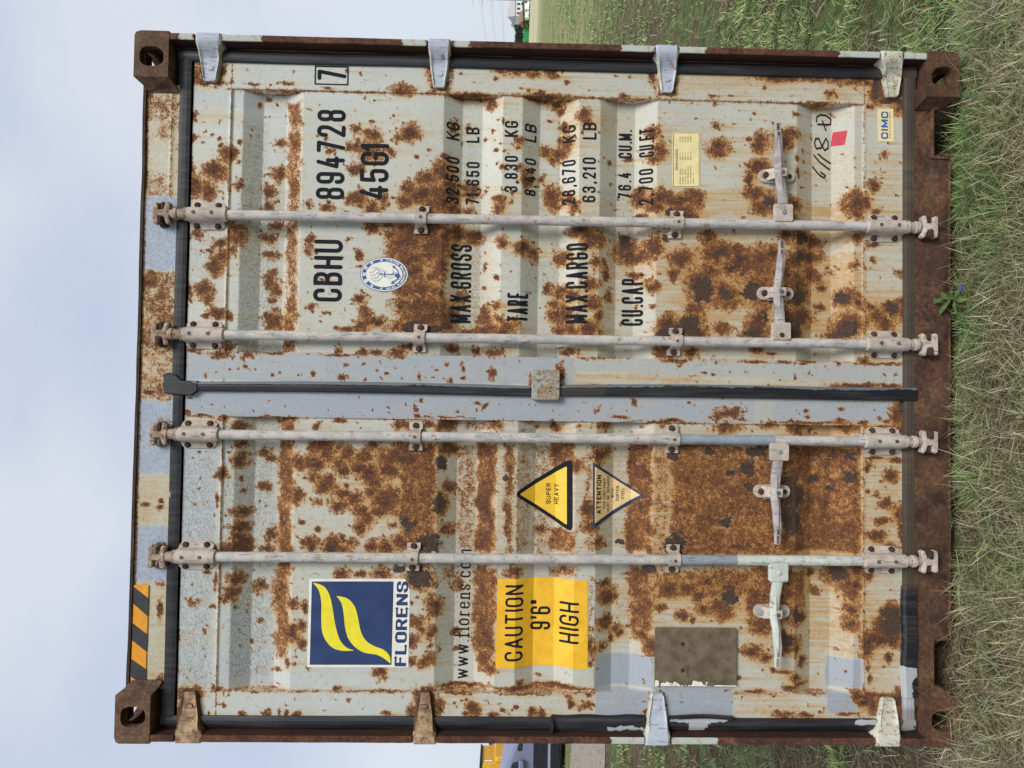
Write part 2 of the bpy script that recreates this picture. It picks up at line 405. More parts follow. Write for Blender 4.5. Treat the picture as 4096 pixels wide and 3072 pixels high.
M['roof'] = make_rust('roof_edge', [(.3, (34, 30, 26)), (.55, (74, 62, 50)), (.8, (120, 108, 88))])
M['side'] = make_paint('side_wall_paint')

# ================================================================== rust, stain and repaint fields, measured blob by blob
CR = dict(A=(400, 0), B=(1300, 0), C=(2200, 0), D=(3096, 0), E=(400, 750), F=(1300, 750), G=(2200, 750), H=(3096, 750),
          I=(400, 1500), J=(1300, 1500), K=(2200, 1500), L=(3096, 1500), M=(400, 2272), N=(1300, 2272), O=(2200, 2272), Q=(3096, 2272))
Z = 2.074
BL = {}   # blobs: x,y,rx,ry[,strength]
BL['A'] = "1300 845 22 22;1365 790 30 20;1440 830 12 14;960 1420 95 85;780 1150 35 25;930 1110 15 12;990 1140 15 25;1005 1205 20 20;1160 1175 20 22;1240 1110 12 12;1450 1430 60 65;1370 1560 60 50;1470 1160 50 35;900 1590 65 60;790 1500 50 45;760 1400 25 40;1065 1280 65 65;1150 1530 40 40;1900 1260 30 25;1800 1130 15 12;1865 1150 15 20;1550 695 55 16;1480 690 20 12;1410 700 12 8;770 540 40 50;800 620 40 60;900 690 150 22;1010 560 30 90;880 480 30 120 .6;1130 510 15 10;770 965 30 40;1890 725 50 10;1270 700 60 10"
BL['E'] = "905 40 60 45;790 20 60 50;800 380 50 40;1000 455 50 40;910 525 40 30;960 660 75 80;1020 580 50 60;1100 530 30 30;1130 400 70 80;1130 330 60 40;860 850 80 65;890 930 40 40;730 850 30 60;970 1050 75 45;870 1065 40 20;1070 1070 30 30;1360 140 50 50;1370 400 60 50;1390 540 60 40;1390 720 55 50;1430 830 50 60;1390 790 50 40;1410 1110 80 70;1370 1060 40 40;1440 290 70 30;1400 940 30 30;1740 430 35 40;1740 530 40 50;1720 130 40 30;1890 120 20 30;1750 990 35 30;1720 870 10 10;1840 770 25 20;1860 1035 20 15;1900 1040 15 15;1830 1105 15 12;2040 1170 50 20;1000 1385 85 32;1230 1390 60 25;1060 1330 40 40;930 1410 25 20;1070 1510 12 12;1145 1510 11 11;1210 1485 16 16;1250 1515 12 12;875 1560 16 16;965 1535 9 9;1650 1555 12 12;1770 1545 22 22;1430 1560 15 15;1490 1540 12 12;2005 1575 30 25;2040 1475 20 12;700 1480 20 30;770 1350 70 15;1450 1380 80 12"
BL['B'] = "640 755 105 48;385 1010 25 15;260 1070 50 30;410 1120 70 60;240 1215 55 50;380 1260 95 70;540 1260 35 30;250 1400 65 50;700 1100 78 78;600 1140 40 30;540 1080 12 12;780 1140 15 15;570 955 12 12;595 895 8 8;410 830 10 10;1060 1040 30 50;1180 1030 30 15;1380 840 38 45;1330 1130 15 20;1480 1000 12 30;1620 1160 40 40;1600 1220 30 20;1455 1190 12 12;1415 1230 20 20;1480 1250 15 15;1515 1270 10 10;1465 1370 20 25;1420 1340 12 12;1620 1380 30 30;1670 1480 50 70;1840 1230 60 45;1965 1255 50 50;1900 1300 30 30;1810 1460 25 40;1890 1600 85 75;1990 1000 30 15;1960 1140 20 30;1870 970 18 18;1930 850 50 25;1970 890 30 25;760 1300 15 15;840 1290 8 8;860 1240 12 12;850 1480 85 65;680 1560 65 50;960 1420 70 90;800 1600 90 60;930 1600 100 60;1040 1560 70 100;1210 1560 90 65;1000 1300 40 25;1440 1640 40 25;1560 1600 20 20;1200 785 190 22;1800 797 260 22;1440 590 65 20;1600 590 135 28;1730 620 60 25;1850 600 60 30;1910 640 40 15;1420 655 22 20;1975 600 12 20;2000 690 15 20;1130 610 8 15;1620 730 15 12;1690 745 20 14;1800 760 30 15;180 590 16 22;260 1640 80 60;860 600 22 90 .6;1050 640 22 90 .6;960 740 70 15"
BL['C'] = "20 600 40 25;100 600 12 20;140 690 20 20;660 635 18 10;850 650 30 45;620 790 45 22;1360 610 70 15;1350 800 55 10;1500 800 35 12;1900 640 160 42;1780 725 25 15;285 950 58 60;300 1010 40 40;120 1040 40 50;150 1180 50 60;90 1260 50 50;265 1100 15 15;500 1330 25 20;670 1290 30 20;860 1090 60 50;905 1240 60 70;860 1320 50 30;1395 1230 90 78;1380 1040 38 26;1527 1030 14 12;1700 940 14 12;1570 905 7 7;2050 955 30 15;1750 1180 60 85;1650 1150 20 20;1700 1210 30 30;1920 1160 60 85;2020 1110 50 40;1740 1390 95 70;1650 1500 35 100;1700 1600 60 60;750 1590 60 50;930 1620 95 55;1180 1620 95 55;20 1600 60 70;2050 1300 15 15;870 700 18 80 .6;1040 640 20 80 .5;950 775 60 14"
BL['D'] = "110 1100 55 50;170 1100 40 40;100 1180 65 50;180 950 20 18;260 1240 10 30;205 1320 15 15;205 1430 20 40;290 1410 10 10;460 780 32 28;680 1620 70 50;680 1540 12 12;920 1290 32 28;830 1540 52 48;950 1190 12 12;1040 900 60 50;790 890 40 20;100 650 160 28;350 660 150 24;510 660 62 42;700 680 140 40;830 760 42 90;880 740 45 90;1050 680 50 90;950 830 130 28;1070 880 40 70;400 850 130 10"
BL['F'] = "20 160 60 40;280 80 50 60;190 100 40 40;390 180 65 60;480 100 40 50;200 430 20 18;280 555 35 40;275 650 25 15;290 920 60 50;340 1040 60 50;430 1110 60 45;300 1150 70 50;160 1175 60 25;390 320 60 50;530 310 60 30;540 400 50 35;620 500 120 100;700 420 130 130;850 350 110 130;900 500 140 120;720 600 140 60;740 700 80 80;640 850 60 60;780 830 120 80;900 740 60 50;880 870 25 30;960 640 60 120;950 860 30 60;800 980 220 80 1.05;850 1080 200 80;620 980 50 50;560 930 20 10;780 1160 260 60;1000 1150 60 50;1050 1060 70 70;780 60 140 70;950 100 90 90;1060 170 70 60;660 120 70 50;830 200 60 40;950 250 70 40;870 140 60 50;1200 190 40 60;1440 170 50 80;1470 450 50 55;1230 410 80 60;1100 380 50 80;1000 400 60 60;1130 900 50 60;1320 820 15 15;1420 745 22 25;1420 980 35 30;1330 640 20 40;1330 1010 35 40;1440 1080 30 30;1320 1080 60 50;1350 1170 100 50;1530 1150 80 60;1480 1200 70 30;1180 1200 90 40;1640 500 60 60;1730 540 45 60;1850 820 45 40;1980 560 50 60;1900 110 70 70;2030 90 40 60;1950 870 40 50;1980 1040 90 90;1900 960 40 40;1960 1180 60 40;1050 1340 50 30;1400 1370 80 30;1250 1350 30 30;100 1350 30 30;180 1390 40 12;310 1370 60 30;430 1370 50 25;600 1370 70 40;680 1320 60 30;100 1390 120 10;2000 1380 40 20;180 1475 25 10;315 1460 14 14;440 1520 14 14;510 1545 16 12;1010 1470 18 18;1130 1460 12 20;1145 1500 22 25;1385 1535 30 38;935 1510 16 12;1145 1580 22 15;785 1570 16 25;830 1582 10 8;895 1580 18 8;985 1582 10 8;140 1580 35 25;340 1590 14 14;1040 1610 28 20;1730 1600 40 50;1950 1540 25 80"
BL['G'] = "750 80 60 60;890 80 100 60;870 150 60 50;1060 110 130 60;1180 90 90 75;1110 190 120 60;760 230 50 25;1150 240 80 30;20 40 60 50;200 150 40 60;190 220 30 20;240 360 100 50;350 430 95 75;100 570 60 65;370 620 40 50;460 620 25 25;470 720 25 50;340 790 75 50;100 850 50 50;200 880 60 50;70 1040 75 75;340 960 65 65;330 1170 95 75;200 1180 60 50;400 1060 30 40;495 890 25 60;640 480 100 90;860 480 85 95;700 560 150 60;1310 400 75 65;1090 590 105 80;1030 720 48 52;720 720 65 42;850 820 60 52;860 985 22 16;1410 540 165 95;1560 520 80 50;1330 530 80 50;1340 700 85 60;1250 800 125 125;1280 860 130 130;1470 890 115 125;1600 620 150 120;1750 620 120 130;1520 660 100 50;1850 550 80 60;1740 850 120 130;1200 1010 85 65;980 1120 95 75;1190 1120 95 75;1090 1190 200 60;1430 1160 80 60;1240 1200 80 60;960 1220 80 40;1720 1150 100 120;1750 1070 80 80;1700 1210 120 50;940 1360 80 60;1180 1370 70 50;1720 1340 60 25;1840 1380 50 15;1960 400 60 60;2050 600 50 80;2050 780 60 100;2000 1090 80 120;180 1360 50 40;90 1325 30 12;1750 460 12 20;1830 110 75 85;1640 40 40 50;1750 170 90 60;1610 240 25 12;1280 1535 20 16;1360 1553 20 12;1200 1560 10 8;1375 1450 14 14;1020 1440 80 20;1100 1450 40 20;1700 1445 120 12;1950 1450 80 12;90 1540 30 70;280 1425 40 10"
BL['H'] = "120 230 65 60;170 130 60 60;230 420 90 80;220 560 75 60;330 560 125 60;360 440 70 50;60 700 80 80;200 880 115 120;330 700 60 80;400 740 50 40;680 130 95 90;690 220 50 40;760 130 40 60;700 420 50 50;830 480 60 20;850 190 40 25;820 600 20 30;670 650 40 35;430 820 50 30;620 910 95 80;410 985 45 40;710 960 40 40;810 1000 52 36;980 1010 95 62;860 1070 80 60;1060 940 40 40;910 1130 80 60;1070 1040 40 90;220 1080 135 90;160 1200 100 60;630 1140 125 100;560 1220 120 40;1050 710 48 25;1000 1560 18 16;520 1640 60 18;700 1645 220 20;950 1645 100 18;740 1440 45 30;530 1460 20 25;980 830 8 8;510 690 40 35 .7;880 1465 200 12;100 1450 60 14;300 1450 80 10;240 1465 40 10"
BL['I'] = "1150 420 62 42;1160 580 52 42;1155 710 65 65;1330 650 50 40;1395 700 50 40;1010 820 42 60;1340 930 48 42;1160 1140 80 42;1150 1270 72 50;1150 1360 62 50;1400 1330 60 50;1060 1450 90 60;1160 1430 80 60;1360 1450 70 30;1640 730 75 60;1840 600 105 58;1780 730 85 72;1980 590 22 20;2050 640 50 60;1975 730 50 50;2020 800 42 40;1860 930 75 60;1640 1000 72 50;1760 850 42 40;2020 980 60 50;1810 1060 35 30;1970 1090 72 50;1675 1220 26 22;1810 1280 28 22;1910 1400 42 70;1960 1440 100 40;1750 1410 60 60;1690 1390 30 30;1970 370 32 25;1800 430 30 30;1600 360 40 30;820 640 15 12;1065 640 15 15;975 1040 15 48;1165 860 12 20;1170 965 25 20;700 320 60 32;850 335 90 14;1010 350 50 28;930 240 15 12;850 262 8 8;1035 270 8 7;1895 285 8 6;1450 345 200 10;740 190 30 12;1070 850 12 20;960 840 30 14;1070 710 15 12;1300 1060 12 12;1350 1100 15 10"
BL['J'] = "400 590 62 38;130 590 32 22;200 640 52 32;310 680 75 60;110 740 55 50;280 770 85 60;150 810 52 36;20 650 50 80;20 900 40 80;180 910 20 20;370 810 85 80;410 900 62 80;530 790 85 72;560 680 120 80;680 620 130 60;700 700 150 80;850 620 62 42;130 970 52 32;250 1020 65 60;110 1080 52 40;380 980 52 40;520 1040 115 105;440 1130 62 50;300 1140 82 50;310 1270 62 62;360 1200 52 52;200 1250 12 10;560 1250 32 30;640 1380 105 60;500 1420 62 60;390 1420 52 52;140 1350 30 30;220 1390 42 40;60 1400 62 60;1030 620 85 60;1030 940 62 52;1000 1290 62 50;960 1080 50 90;1790 1290 50 30;640 420 80 42;1010 410 85 52;1420 410 50 40;1770 430 20 15;1920 430 42 40;800 210 22 22;745 285 28 28;530 265 18 18;600 240 9 9;390 295 12 12;1270 235 28 22;1335 260 26 26;1265 290 15 12;1165 280 12 12;1100 315 16 14;1440 250 7 7;1745 255 9 8;140 15 32 20;1210 205 8 8;1620 240 6 5;30 288 6 5;760 330 30 12;1000 350 300 8;150 385 30 12;480 30 8 8;640 25 10 10;1040 40 26 20;640 420 90 30;860 400 60 30"
BL['K'] = "200 740 75 60;60 640 60 60;340 1250 60 60;310 1100 60 80;430 660 80 60;400 1400 60 40;440 420 72 32;695 225 22 32;1150 230 20 14;1200 250 10 8;1480 320 110 45;1540 290 40 30;1390 360 30 25;1000 380 100 18;580 355 80 12;930 390 300 7;1480 440 100 50;1820 420 70 25;1590 370 40 14;2030 440 60 50;1355 297 8 5;1590 237 5 5;1510 232 8 6;395 283 6 5;235 302 6 5;35 295 6 5;240 425 20 15;1980 390 60 14;60 440 40 30;290 230 6 5;960 430 40 20;1440 205 15 10"
BL['L'] = "270 295 22 14;270 345 22 14;555 285 26 20;875 365 18 22;1030 320 62 110;1060 450 32 80;300 395 300 12;940 385 40 18;550 380 60 18;740 395 50 20;970 840 62 52;780 960 22 20;850 990 28 26;920 1075 62 42;1040 1150 52 85;890 1210 62 32;860 1330 62 52;780 770 32 40;790 1330 32 30;1020 710 52 20;850 690 90 16;620 450 62 40;200 440 62 40;390 490 16 14;180 297 6 6;960 1420 60 25;900 440 140 20;1060 1300 25 90;830 1480 70 20"
BL['M'] = "1110 90 75 52;1070 210 75 62;1020 270 32 30;1310 165 52 52;1450 260 58 62;1490 170 62 52;1590 300 52 42;1590 530 62 72;1680 480 42 52;1665 640 32 52;1450 860 28 22;1545 800 22 32;1615 800 18 16;1300 460 32 22;1230 640 16 14;930 320 22 22;960 100 15 60;770 290 38 26;870 520 15 30;760 145 14 12;890 40 28 16;640 560 28 45;630 850 20 20;940 990 28 28;985 1000 28 16;1015 495 11 10;1110 330 22 15;2000 60 52 42;1700 330 28 52;1280 1030 32 10;1190 1210 34 22;1380 1210 34 28;1480 1200 14 28;1545 1205 22 28;1640 1215 42 22;905 1200 12 18;1450 990 15 8;1540 1140 10 8;1975 1000 25 25;1660 1025 40 6;700 1020 30 8;760 1030 80 40;680 1130 25 90"
BL['N'] = "130 50 52 42;290 50 42 40;460 50 85 52;780 80 135 95;770 250 22 20;720 300 20 15;890 300 62 75;900 380 42 42;760 450 68 52;800 520 32 30;880 540 42 52;730 610 48 52;870 650 20 30;940 690 12 20;720 770 32 30;810 800 48 42;870 750 52 48;450 870 62 52;100 1000 22 28;640 1070 8 8;1310 780 62 72;1380 850 48 30;1100 150 42 60;1080 550 42 30;1090 690 32 20;1560 40 75 40;1230 1170 65 55;1160 1210 30 15;1400 1220 42 20;1480 1180 26 20;1720 1200 40 36;1790 1200 26 30;1550 1190 14 12;1590 1165 20 16;1070 1125 14 12;1130 1100 12 12;1170 1090 14 12;2040 1120 28 28;2010 1060 16 15;500 1210 34 22;535 1220 15 12;720 1190 42 50;950 1150 42 62;1620 970 32 25;1150 1000 260 16;1600 1010 200 16;450 1025 150 9;210 1100 20 20 .7;90 1097 10 6;1100 1040 150 10;1650 1050 200 10;930 300 50 50;1900 990 200 12"
BL['O'] = "990 180 75 62;1140 180 72 52;1310 120 62 52;1230 230 52 52;920 330 52 26;1090 400 62 42;1280 350 62 42;1430 340 105 85;1480 170 85 42;1950 580 62 52;1680 690 85 52;1810 750 52 42;1860 850 28 22;1940 870 75 15;1770 855 16 14;1570 920 22 20;2035 925 42 28;830 660 52 85;760 570 62 42;1190 440 20 30;460 140 52 32;490 250 85 72;460 460 62 62;570 540 52 42;440 660 28 30;520 610 20 30;340 650 32 85;335 790 22 26;150 1060 26 22;320 1060 26 22;170 1125 20 30;300 1140 65 26;250 1175 20 12;360 1140 16 14;780 1200 26 40;1860 1070 16 14;1700 1030 90 16;1470 1025 34 9;1820 1150 9 7;1950 1220 90 28;150 1005 200 14;1990 1000 60 30;30 1015 80 10"
BL['Q'] = "230 400 55 65;190 380 52 72;150 600 85 62;100 680 62 40;190 680 30 60;560 50 115 105;640 150 95 85;650 230 62 42;640 350 55 55;640 480 62 62;340 60 42 42;370 200 42 42;980 400 90 95 1.2;950 500 135 85 1.2;870 590 135 62 1.1;960 600 100 62 1.1;780 640 52 105;950 745 32 32;700 20 62 42;70 870 42 20;180 920 42 26;240 980 62 20;700 1060 62 62;820 1130 62 85;760 1100 62 62;850 1050 160 20;1040 1080 42 85;1050 1180 32 80;250 1220 65 22;100 1210 105 16;285 1140 8 20;600 1210 85 16;780 830 20 40;790 920 20 40;780 60 50 60;610 870 12 10;250 790 40 40;380 1195 12 12;900 820 20 10"
RECT = {   # x0 x1 y0 y1 strength (broad rusty fields)
 'A': "1525 1675 830 1659 .60", 'E': "1505 1650 0 1370 .62",
 'I': "1440 1615 350 1659 .70", 'M': "1405 1560 0 760 .66",
 'F': "640 960 420 1200 .50;980 1120 60 320 .42", 'B': "880 1090 1350 1659 .45", 'G': "1560 1850 480 1000 .45",
 'J': "620 925 560 1420 .68;1095 1240 600 1480 .42;1245 1420 560 1490 .78;1480 1570 560 1490 .72;1570 1720 600 1480 .34;1720 1880 560 1480 .36;1880 2074 560 780 .7;1870 2074 1270 1490 .66;1150 1500 375 465 .5",
 'K': "0 195 560 730 .66;0 200 1280 1480 .66;300 350 560 1480 .62;640 850 575 1485 .76;850 1000 575 1485 .45;1000 2074 575 1495 .66",
 'L': "0 730 590 1490 .68", 'N': "1215 1420 0 740 .74;950 1100 0 120 .45;1860 2074 0 80 .7", 'O': "0 210 0 85 .66;315 352 80 800 .58;650 865 0 520 .74;865 1670 0 250 .56;1640 1900 0 560 .68;1890 2074 0 500 .6",
 'Q': "0 160 0 280 .5;160 290 0 340 .6;720 800 560 790 .6;700 760 0 560 .45"}
DARK = {'F': "770 1150 110 45;690 1180 60 45;900 1180 70 30", 'G': "1440 545 52 28;1270 850 88 115;1460 880 52 52;1680 870 85 75;1790 1085 32 38;1150 1150 105 72;1700 1210 75 50;1820 120 52 55;960 1200 60 50;990 200 32 30;640 440 42 65;970 420 26 26;1325 430 20 18;2050 600 20 20;1940 680 14 12;1595 720 16 16",
 'C': "1395 1210 22 25;2000 650 30 16", 'D': "490 640 50 16;850 700 30 110;1065 855 30 35;960 850 100 20;1060 760 30 40",
 'H': "920 1095 28 28;230 560 50 45;220 900 60 80;240 430 70 55;590 905 65 50;630 1180 80 60;980 1000 45 40;140 1150 90 80",
 'J': "690 1240 62 62;860 1400 105 72;960 740 42 62;940 1080 42 85;1500 855 30 30;630 690 20 20;900 1340 50 20", 'I': "1150 728 12 12;1920 1440 40 30",
 'K': "1500 810 36 28;1650 930 36 42;1650 780 62 62;1470 1230 52 52;1040 1400 95 85;1330 630 42 28;1720 640 82 52;1020 680 45 42;590 1405 40 28;675 625 15 15;2000 1200 90 120;480 930 200 25 .3",
 'L': "370 870 52 32;490 950 30 22;650 680 42 32;150 960 80 125;640 850 52 52;1055 260 22 60;200 1000 70 90",
 'N': "780 80 110 80;620 10 60 30", 'O': "830 20 60 40;1500 250 60 60", 'M': "1305 165 14 14", 'Q': "200 400 34 50;980 460 80 110;950 745 14 14;130 600 50 45;560 60 60 60", 'E': "", 'A': "", 'B': "1000 1250 1 1"}
STAIN = {  # x0 x1 y0 y1 strength, soft
 'A': "755 1180 920 1040 .75;1020 2074 540 680 .28;1660 2074 930 1050 .35;1700 2074 1260 1659 .35;760 1100 1380 1600 .35;1180 1500 1400 1659 .25", 'E': "1650 2074 0 1250 .36;720 1100 0 150 .4;1060 1150 250 1360 .25",
 'B': "60 980 900 1300 .36;1080 1450 560 720 .36;60 980 1300 1659 .36;980 2074 1400 1659 .3;1320 1640 800 1659 .3;400 2074 560 760 .22", 'C': "1050 2074 600 780 .45;900 1900 1050 1320 .4;1180 2074 1540 1659 .5;100 430 880 1100 .4;0 900 1000 1659 .25",
 'D': "0 850 640 820 .35;760 1090 840 960 .6;0 750 1180 1659 .38;760 1090 1250 1659 .5;300 700 870 1659 .2", 'F': "0 600 0 420 .34;540 1460 500 1400 .5;1280 1460 350 1200 .55;1460 2074 0 420 .3;1880 2074 500 1300 .4;950 1250 420 1350 .25",
 'G': "0 430 0 1400 .36;1180 1900 0 250 .62;1100 2074 360 1250 .52;520 1200 360 620 .4;850 1600 950 1440 .4;80 1300 1500 1640 .6;700 2074 1560 1659 .4;850 1500 1240 1420 .2",
 'H': "0 760 100 480 .7;0 760 480 1280 .75;770 1090 100 420 .6;770 1090 850 1440 .62;780 1090 450 850 .35;0 1090 1560 1659 .6;0 700 1280 1440 .25;0 1090 1460 1560 .12",
 'I': "1620 2074 540 1100 .45;660 950 290 360 .7;1080 1430 650 800 .28;1080 1430 1080 1470 .3;1615 2074 1100 1480 .3", 'J': "0 620 540 1470 .45;560 930 370 460 .5;930 1090 600 1480 .4;1090 2074 560 1480 .45;1500 2074 380 460 .3",
 'K': "0 1000 560 1490 .5;850 2074 575 1495 .8;1580 2074 250 380 .35;1400 2074 400 500 .5;850 1400 400 480 .25;0 500 380 480 .4", 'L': "0 730 400 1490 .9;745 1075 580 1490 .55;0 980 340 400 .3;970 1080 230 480 .8",
 'M': "600 1050 530 650 .6;1050 1250 560 640 .3;1600 1720 0 800 .25;1400 1600 0 800 .2", 'N': "850 1000 0 860 .2;500 900 850 920 .35;900 1350 1050 1230 .42;1215 1430 0 840 .4;0 200 0 90 .4", 'O': "860 1660 0 470 .55;1540 2074 1040 1240 .45;1700 2074 1150 1240 .8;210 330 80 780 .35;360 660 0 700 .3;1660 2074 0 600 .7;380 1500 1190 1225 0;0 360 1040 1220 .3",
 'Q': "0 720 0 760 .55;740 1050 80 300 .3;740 1050 640 800 .8;0 440 1150 1250 .7;290 720 300 560 .35;680 900 1040 1230 .5;950 1080 1030 1200 .7"}
PATCH = {'O': "372 860 735 1000 1;372 1528 1030 1228 1;858 1530 985 1034 1", 'Q': "468 735 762 1010 1;442 690 1042 1200 1",
 'E': "690 2074 1380 1590 .75", 'F': "0 2074 1405 1610 .85", 'G': "0 700 1432 1520 .6;700 2074 1435 1560 .6", 'H': "0 1075 1465 1600 .7", 'I': "665 2074 150 345 .95;650 980 400 1400 .35;1000 1440 700 1330 .25", 'J': "0 2074 150 362 .95", 'K': "0 1700 190 385 .9;1700 2074 210 400 .6", 'L': "0 980 225 385 .9", 'A': "760 1500 730 880 .2", 'M': "620 940 0 1000 .2;980 1400 30 1000 .25"}
CRACK = {'A': "1175 1350 1000 1659 1", 'E': "1130 1490 0 1360 1;690 1000 380 900 .5", 'I': "650 970 620 1400 .9;980 1440 350 1659 1", 'M': "610 940 0 1000 .9;1040 1400 100 950 1", 'F': "960 1320 450 1350 .9;1600 1900 560 900 .8",
 'B': "985 1300 1000 1659 .5;1640 1800 1000 1659 .6", 'G': "400 700 0 700 .6;0 100 300 900 .5", 'J': "930 1240 370 1480 .7;1580 1880 370 1480 .6", 'N': "880 1200 0 700 .6", 'O': "500 660 0 600 .4", 'K': "350 640 560 1400 .5"}
def parse(tab, n):
    out = []
    for k, s in tab.items():
        ox, oy = CR[k]
        for t in s.split(';'):
            q = [float(x) for x in t.split()]
            if len(q) < 4: continue
            q = (q + [1.0])[:5]; out.append((k, ox, oy, q))
    return out
BLOBS = parse(BL, 4); DBLOBS = parse(DARK, 4)
_rb = np.random.RandomState(21); _sat = []
for k_, ox_, oy_, q_ in BLOBS:      # crumbs of rust scattered round the bigger scabs
    if min(q_[2], q_[3]) < 24: continue
    for _ in range(_rb.randint(3, 9)):
        a_ = _rb.uniform(0, 6.283); f_ = _rb.uniform(1.05, 1.7); r_ = _rb.uniform(5, 13)
        _sat.append((k_, ox_, oy_, [q_[0] + q_[2] * f_ * math.cos(a_), q_[1] + q_[3] * f_ * math.sin(a_), r_, r_ * _rb.uniform(.7, 1.3), .85]))
BLOBS += _sat
def rects(tab): return [(ox + q[0] / Z, ox + q[1] / Z, oy + q[2] / Z, oy + q[3] / Z, q[4]) for k, ox, oy, q in parse(tab, 5)]
def to_uv_rect(r, d):
    X0, X1, Y0, Y1, s = r
    a = P(X0, Y1, d); b = P(X1, Y0, d); return a[0], b[0], b[1], a[1], s      # u0,u1,v0,v1
def soft_rects(tab, U, V, d, edge=.008, mode='max'):
    F = np.zeros_like(U)
    for r in rects(tab):
        u0, u1, v0, v1, s = to_uv_rect(r, d)
        if u1 < U.min() or u0 > U.max() or v1 < V.min() or v0 > V.max(): continue
        m_ = sstep(-edge, edge, np.minimum(np.minimum(U - u0, u1 - U), np.minimum(V - v0, v1 - V)))
        F = np.maximum(F, m_ * s)
    return F
def blob_field(blobs, U, V, d, grow=1.0):
    F = np.zeros_like(U); us = U[0]; vs = V[:, 0]
    wu = (fbm(U * 40 + 3, V * 40, 4) - .5) * .036; wv = (fbm(U * 40 + 90, V * 40 + 40, 4) - .5) * .036
    for k, ox, oy, (x, y, rx, ry, s) in blobs:
        u, v = P(ox + x / Z, oy + y / Z, d); ru = ry / Z / 1130 * grow * .98; rv = rx / Z / 1130 * grow * .98
        pad = 1.6
        i0, i1 = np.searchsorted(us, [u - ru * pad - .015, u + ru * pad + .015]); j0, j1 = np.searchsorted(vs, [v - rv * pad - .015, v + rv * pad + .015])
        if i1 <= i0 or j1 <= j0: continue
        sl_ = (slice(j0, j1), slice(i0, i1)); sc = min(1, math.sqrt(min(ru, rv) / .03))
        q = np.sqrt(((U[sl_] + wu[sl_] * sc - u) / ru) ** 2 + ((V[sl_] + wv[sl_] * sc - v) / rv) ** 2)
        F[sl_] = np.maximum(F[sl_], s * np.clip(1.16 - .60 * q, 0, .95) * sstep(1.55, 1.25, q))
    return F
def blur(A, nu, nv):
    for ax, n in ((1, nu), (0, nv)):
        for _ in range(2):
            pad = [(0, 0), (0, 0)]; pad[ax] = (n, n); B_ = np.cumsum(np.pad(A, pad, mode='edge'), axis=ax)
            A = (np.take(B_, range(2 * n, B_.shape[ax]), axis=ax) - np.take(B_, range(0, B_.shape[ax] - 2 * n), axis=ax)) / (2 * n)
    return A
def fields(U, V, d, extra_rust=0.0, base_stain=.20):
    wu = (fbm(U * 22 + 7, V * 22, 3) - .5) * .05; wv = (fbm(U * 22 + 60, V * 22 + 20, 3) - .5) * .05
    mid = fbm(U * 30 + 11, V * 30 + 3, 3)
    rust = np.maximum(blob_field(BLOBS, U, V, d) * .92, soft_rects(RECT, U + wu * .7, V + wv * .7, d, .016) * (.62 + .72 * mid))
    small = sstep(.77, .86, fbm(U * 55 + 31, V * 55 + 77, 2)) * .6
    rust = np.maximum(rust, small)
    dark = blob_field(DBLOBS, U, V, d)
    patch = soft_rects(PATCH, U + wu * .25, V + wv * .25, d, .003)
    stain = soft_rects(STAIN, U + wu * 1.2, V + wv * 1.2, d, .035)
    # runs: everything rusty bleeds downwards
    run = np.zeros_like(U); cur = np.zeros(U.shape[1]); vs = V[:, 0]
    cn = .25 + 1.25 * fbm(U[0] * 230, U[0] * 0 + 3.3, 3)
    for j in range(len(vs) - 1, -1, -1):
        dz = (vs[j + 1] - vs[j]) if j < len(vs) - 1 else 0
        cur = np.maximum(cur * math.exp(-dz / .13), sstep(.35, .8, rust[j]) * cn * .75); run[j] = cur
    lowdirt = sstep(2.0, .9, V) * .12
    r0_ = sstep(.25, .65, rust); near = np.maximum(blur(r0_, 4, 5) * 1.2, blur(r0_, 14, 18) * .85)
    stain = np.clip(np.maximum.reduce([stain * .72, run * .85, near]) + base_stain * sstep(2.9, 1.2, V) * .9 * (.4 + fbm(U * 5, V * 1.5, 3)) + lowdirt, 0, 1.3)
    patchkeep = 1 - .75 * patch
    return dict(rust=rust * (1 - .95 * (patch > .93) * (dark < .2) * (rust < .55)), stain=stain * patchkeep, patch=patch, dark=dark, crack=soft_rects(CRACK, U, V, d, .03))
def set_attrs(me, data):
    for k, a in data.items():
        at = me.attributes.new(k, 'FLOAT', 'POINT'); at.data.foreach_set('value', np.ascontiguousarray(a.ravel(), dtype=np.float32))
def grid_mesh(name, us, vs, D, mat, parent=None, data=None, smooth=False):
    """height-field sheet, D[j,i] = depth at (us[i], vs[j]) (or full U,V arrays)"""
    U, V = (us, vs) if getattr(us, 'ndim', 1) == 2 else np.meshgrid(us, vs)
    nv, nu = U.shape; co = np.stack([U, -D, V], -1).reshape(-1, 3)
    idx = np.arange(nu * nv).reshape(nv, nu)
    f = np.stack([idx[:-1, :-1], idx[:-1, 1:], idx[1:, 1:], idx[1:, :-1]], -1).reshape(-1, 4)
    me = bpy.data.meshes.new(name); me.vertices.add(len(co)); me.vertices.foreach_set('co', co.ravel().astype(np.float32))
    me.loops.add(f.size); me.loops.foreach_set('vertex_index', f.ravel().astype(np.int32))
    me.polygons.add(len(f)); me.polygons.foreach_set('loop_start', np.arange(0, f.size, 4, dtype=np.int32)); me.polygons.foreach_set('loop_total', np.full(len(f), 4, np.int32))
    me.update(calc_edges=True); me.validate()
    me.materials.append(mat)
    if smooth: me.polygons.foreach_set('use_smooth', [True] * len(f))
    if data: set_attrs(me, data)
    o = bpy.data.objects.new(name, me); COL.objects.link(o)
    if parent: o.parent = parent
    return o

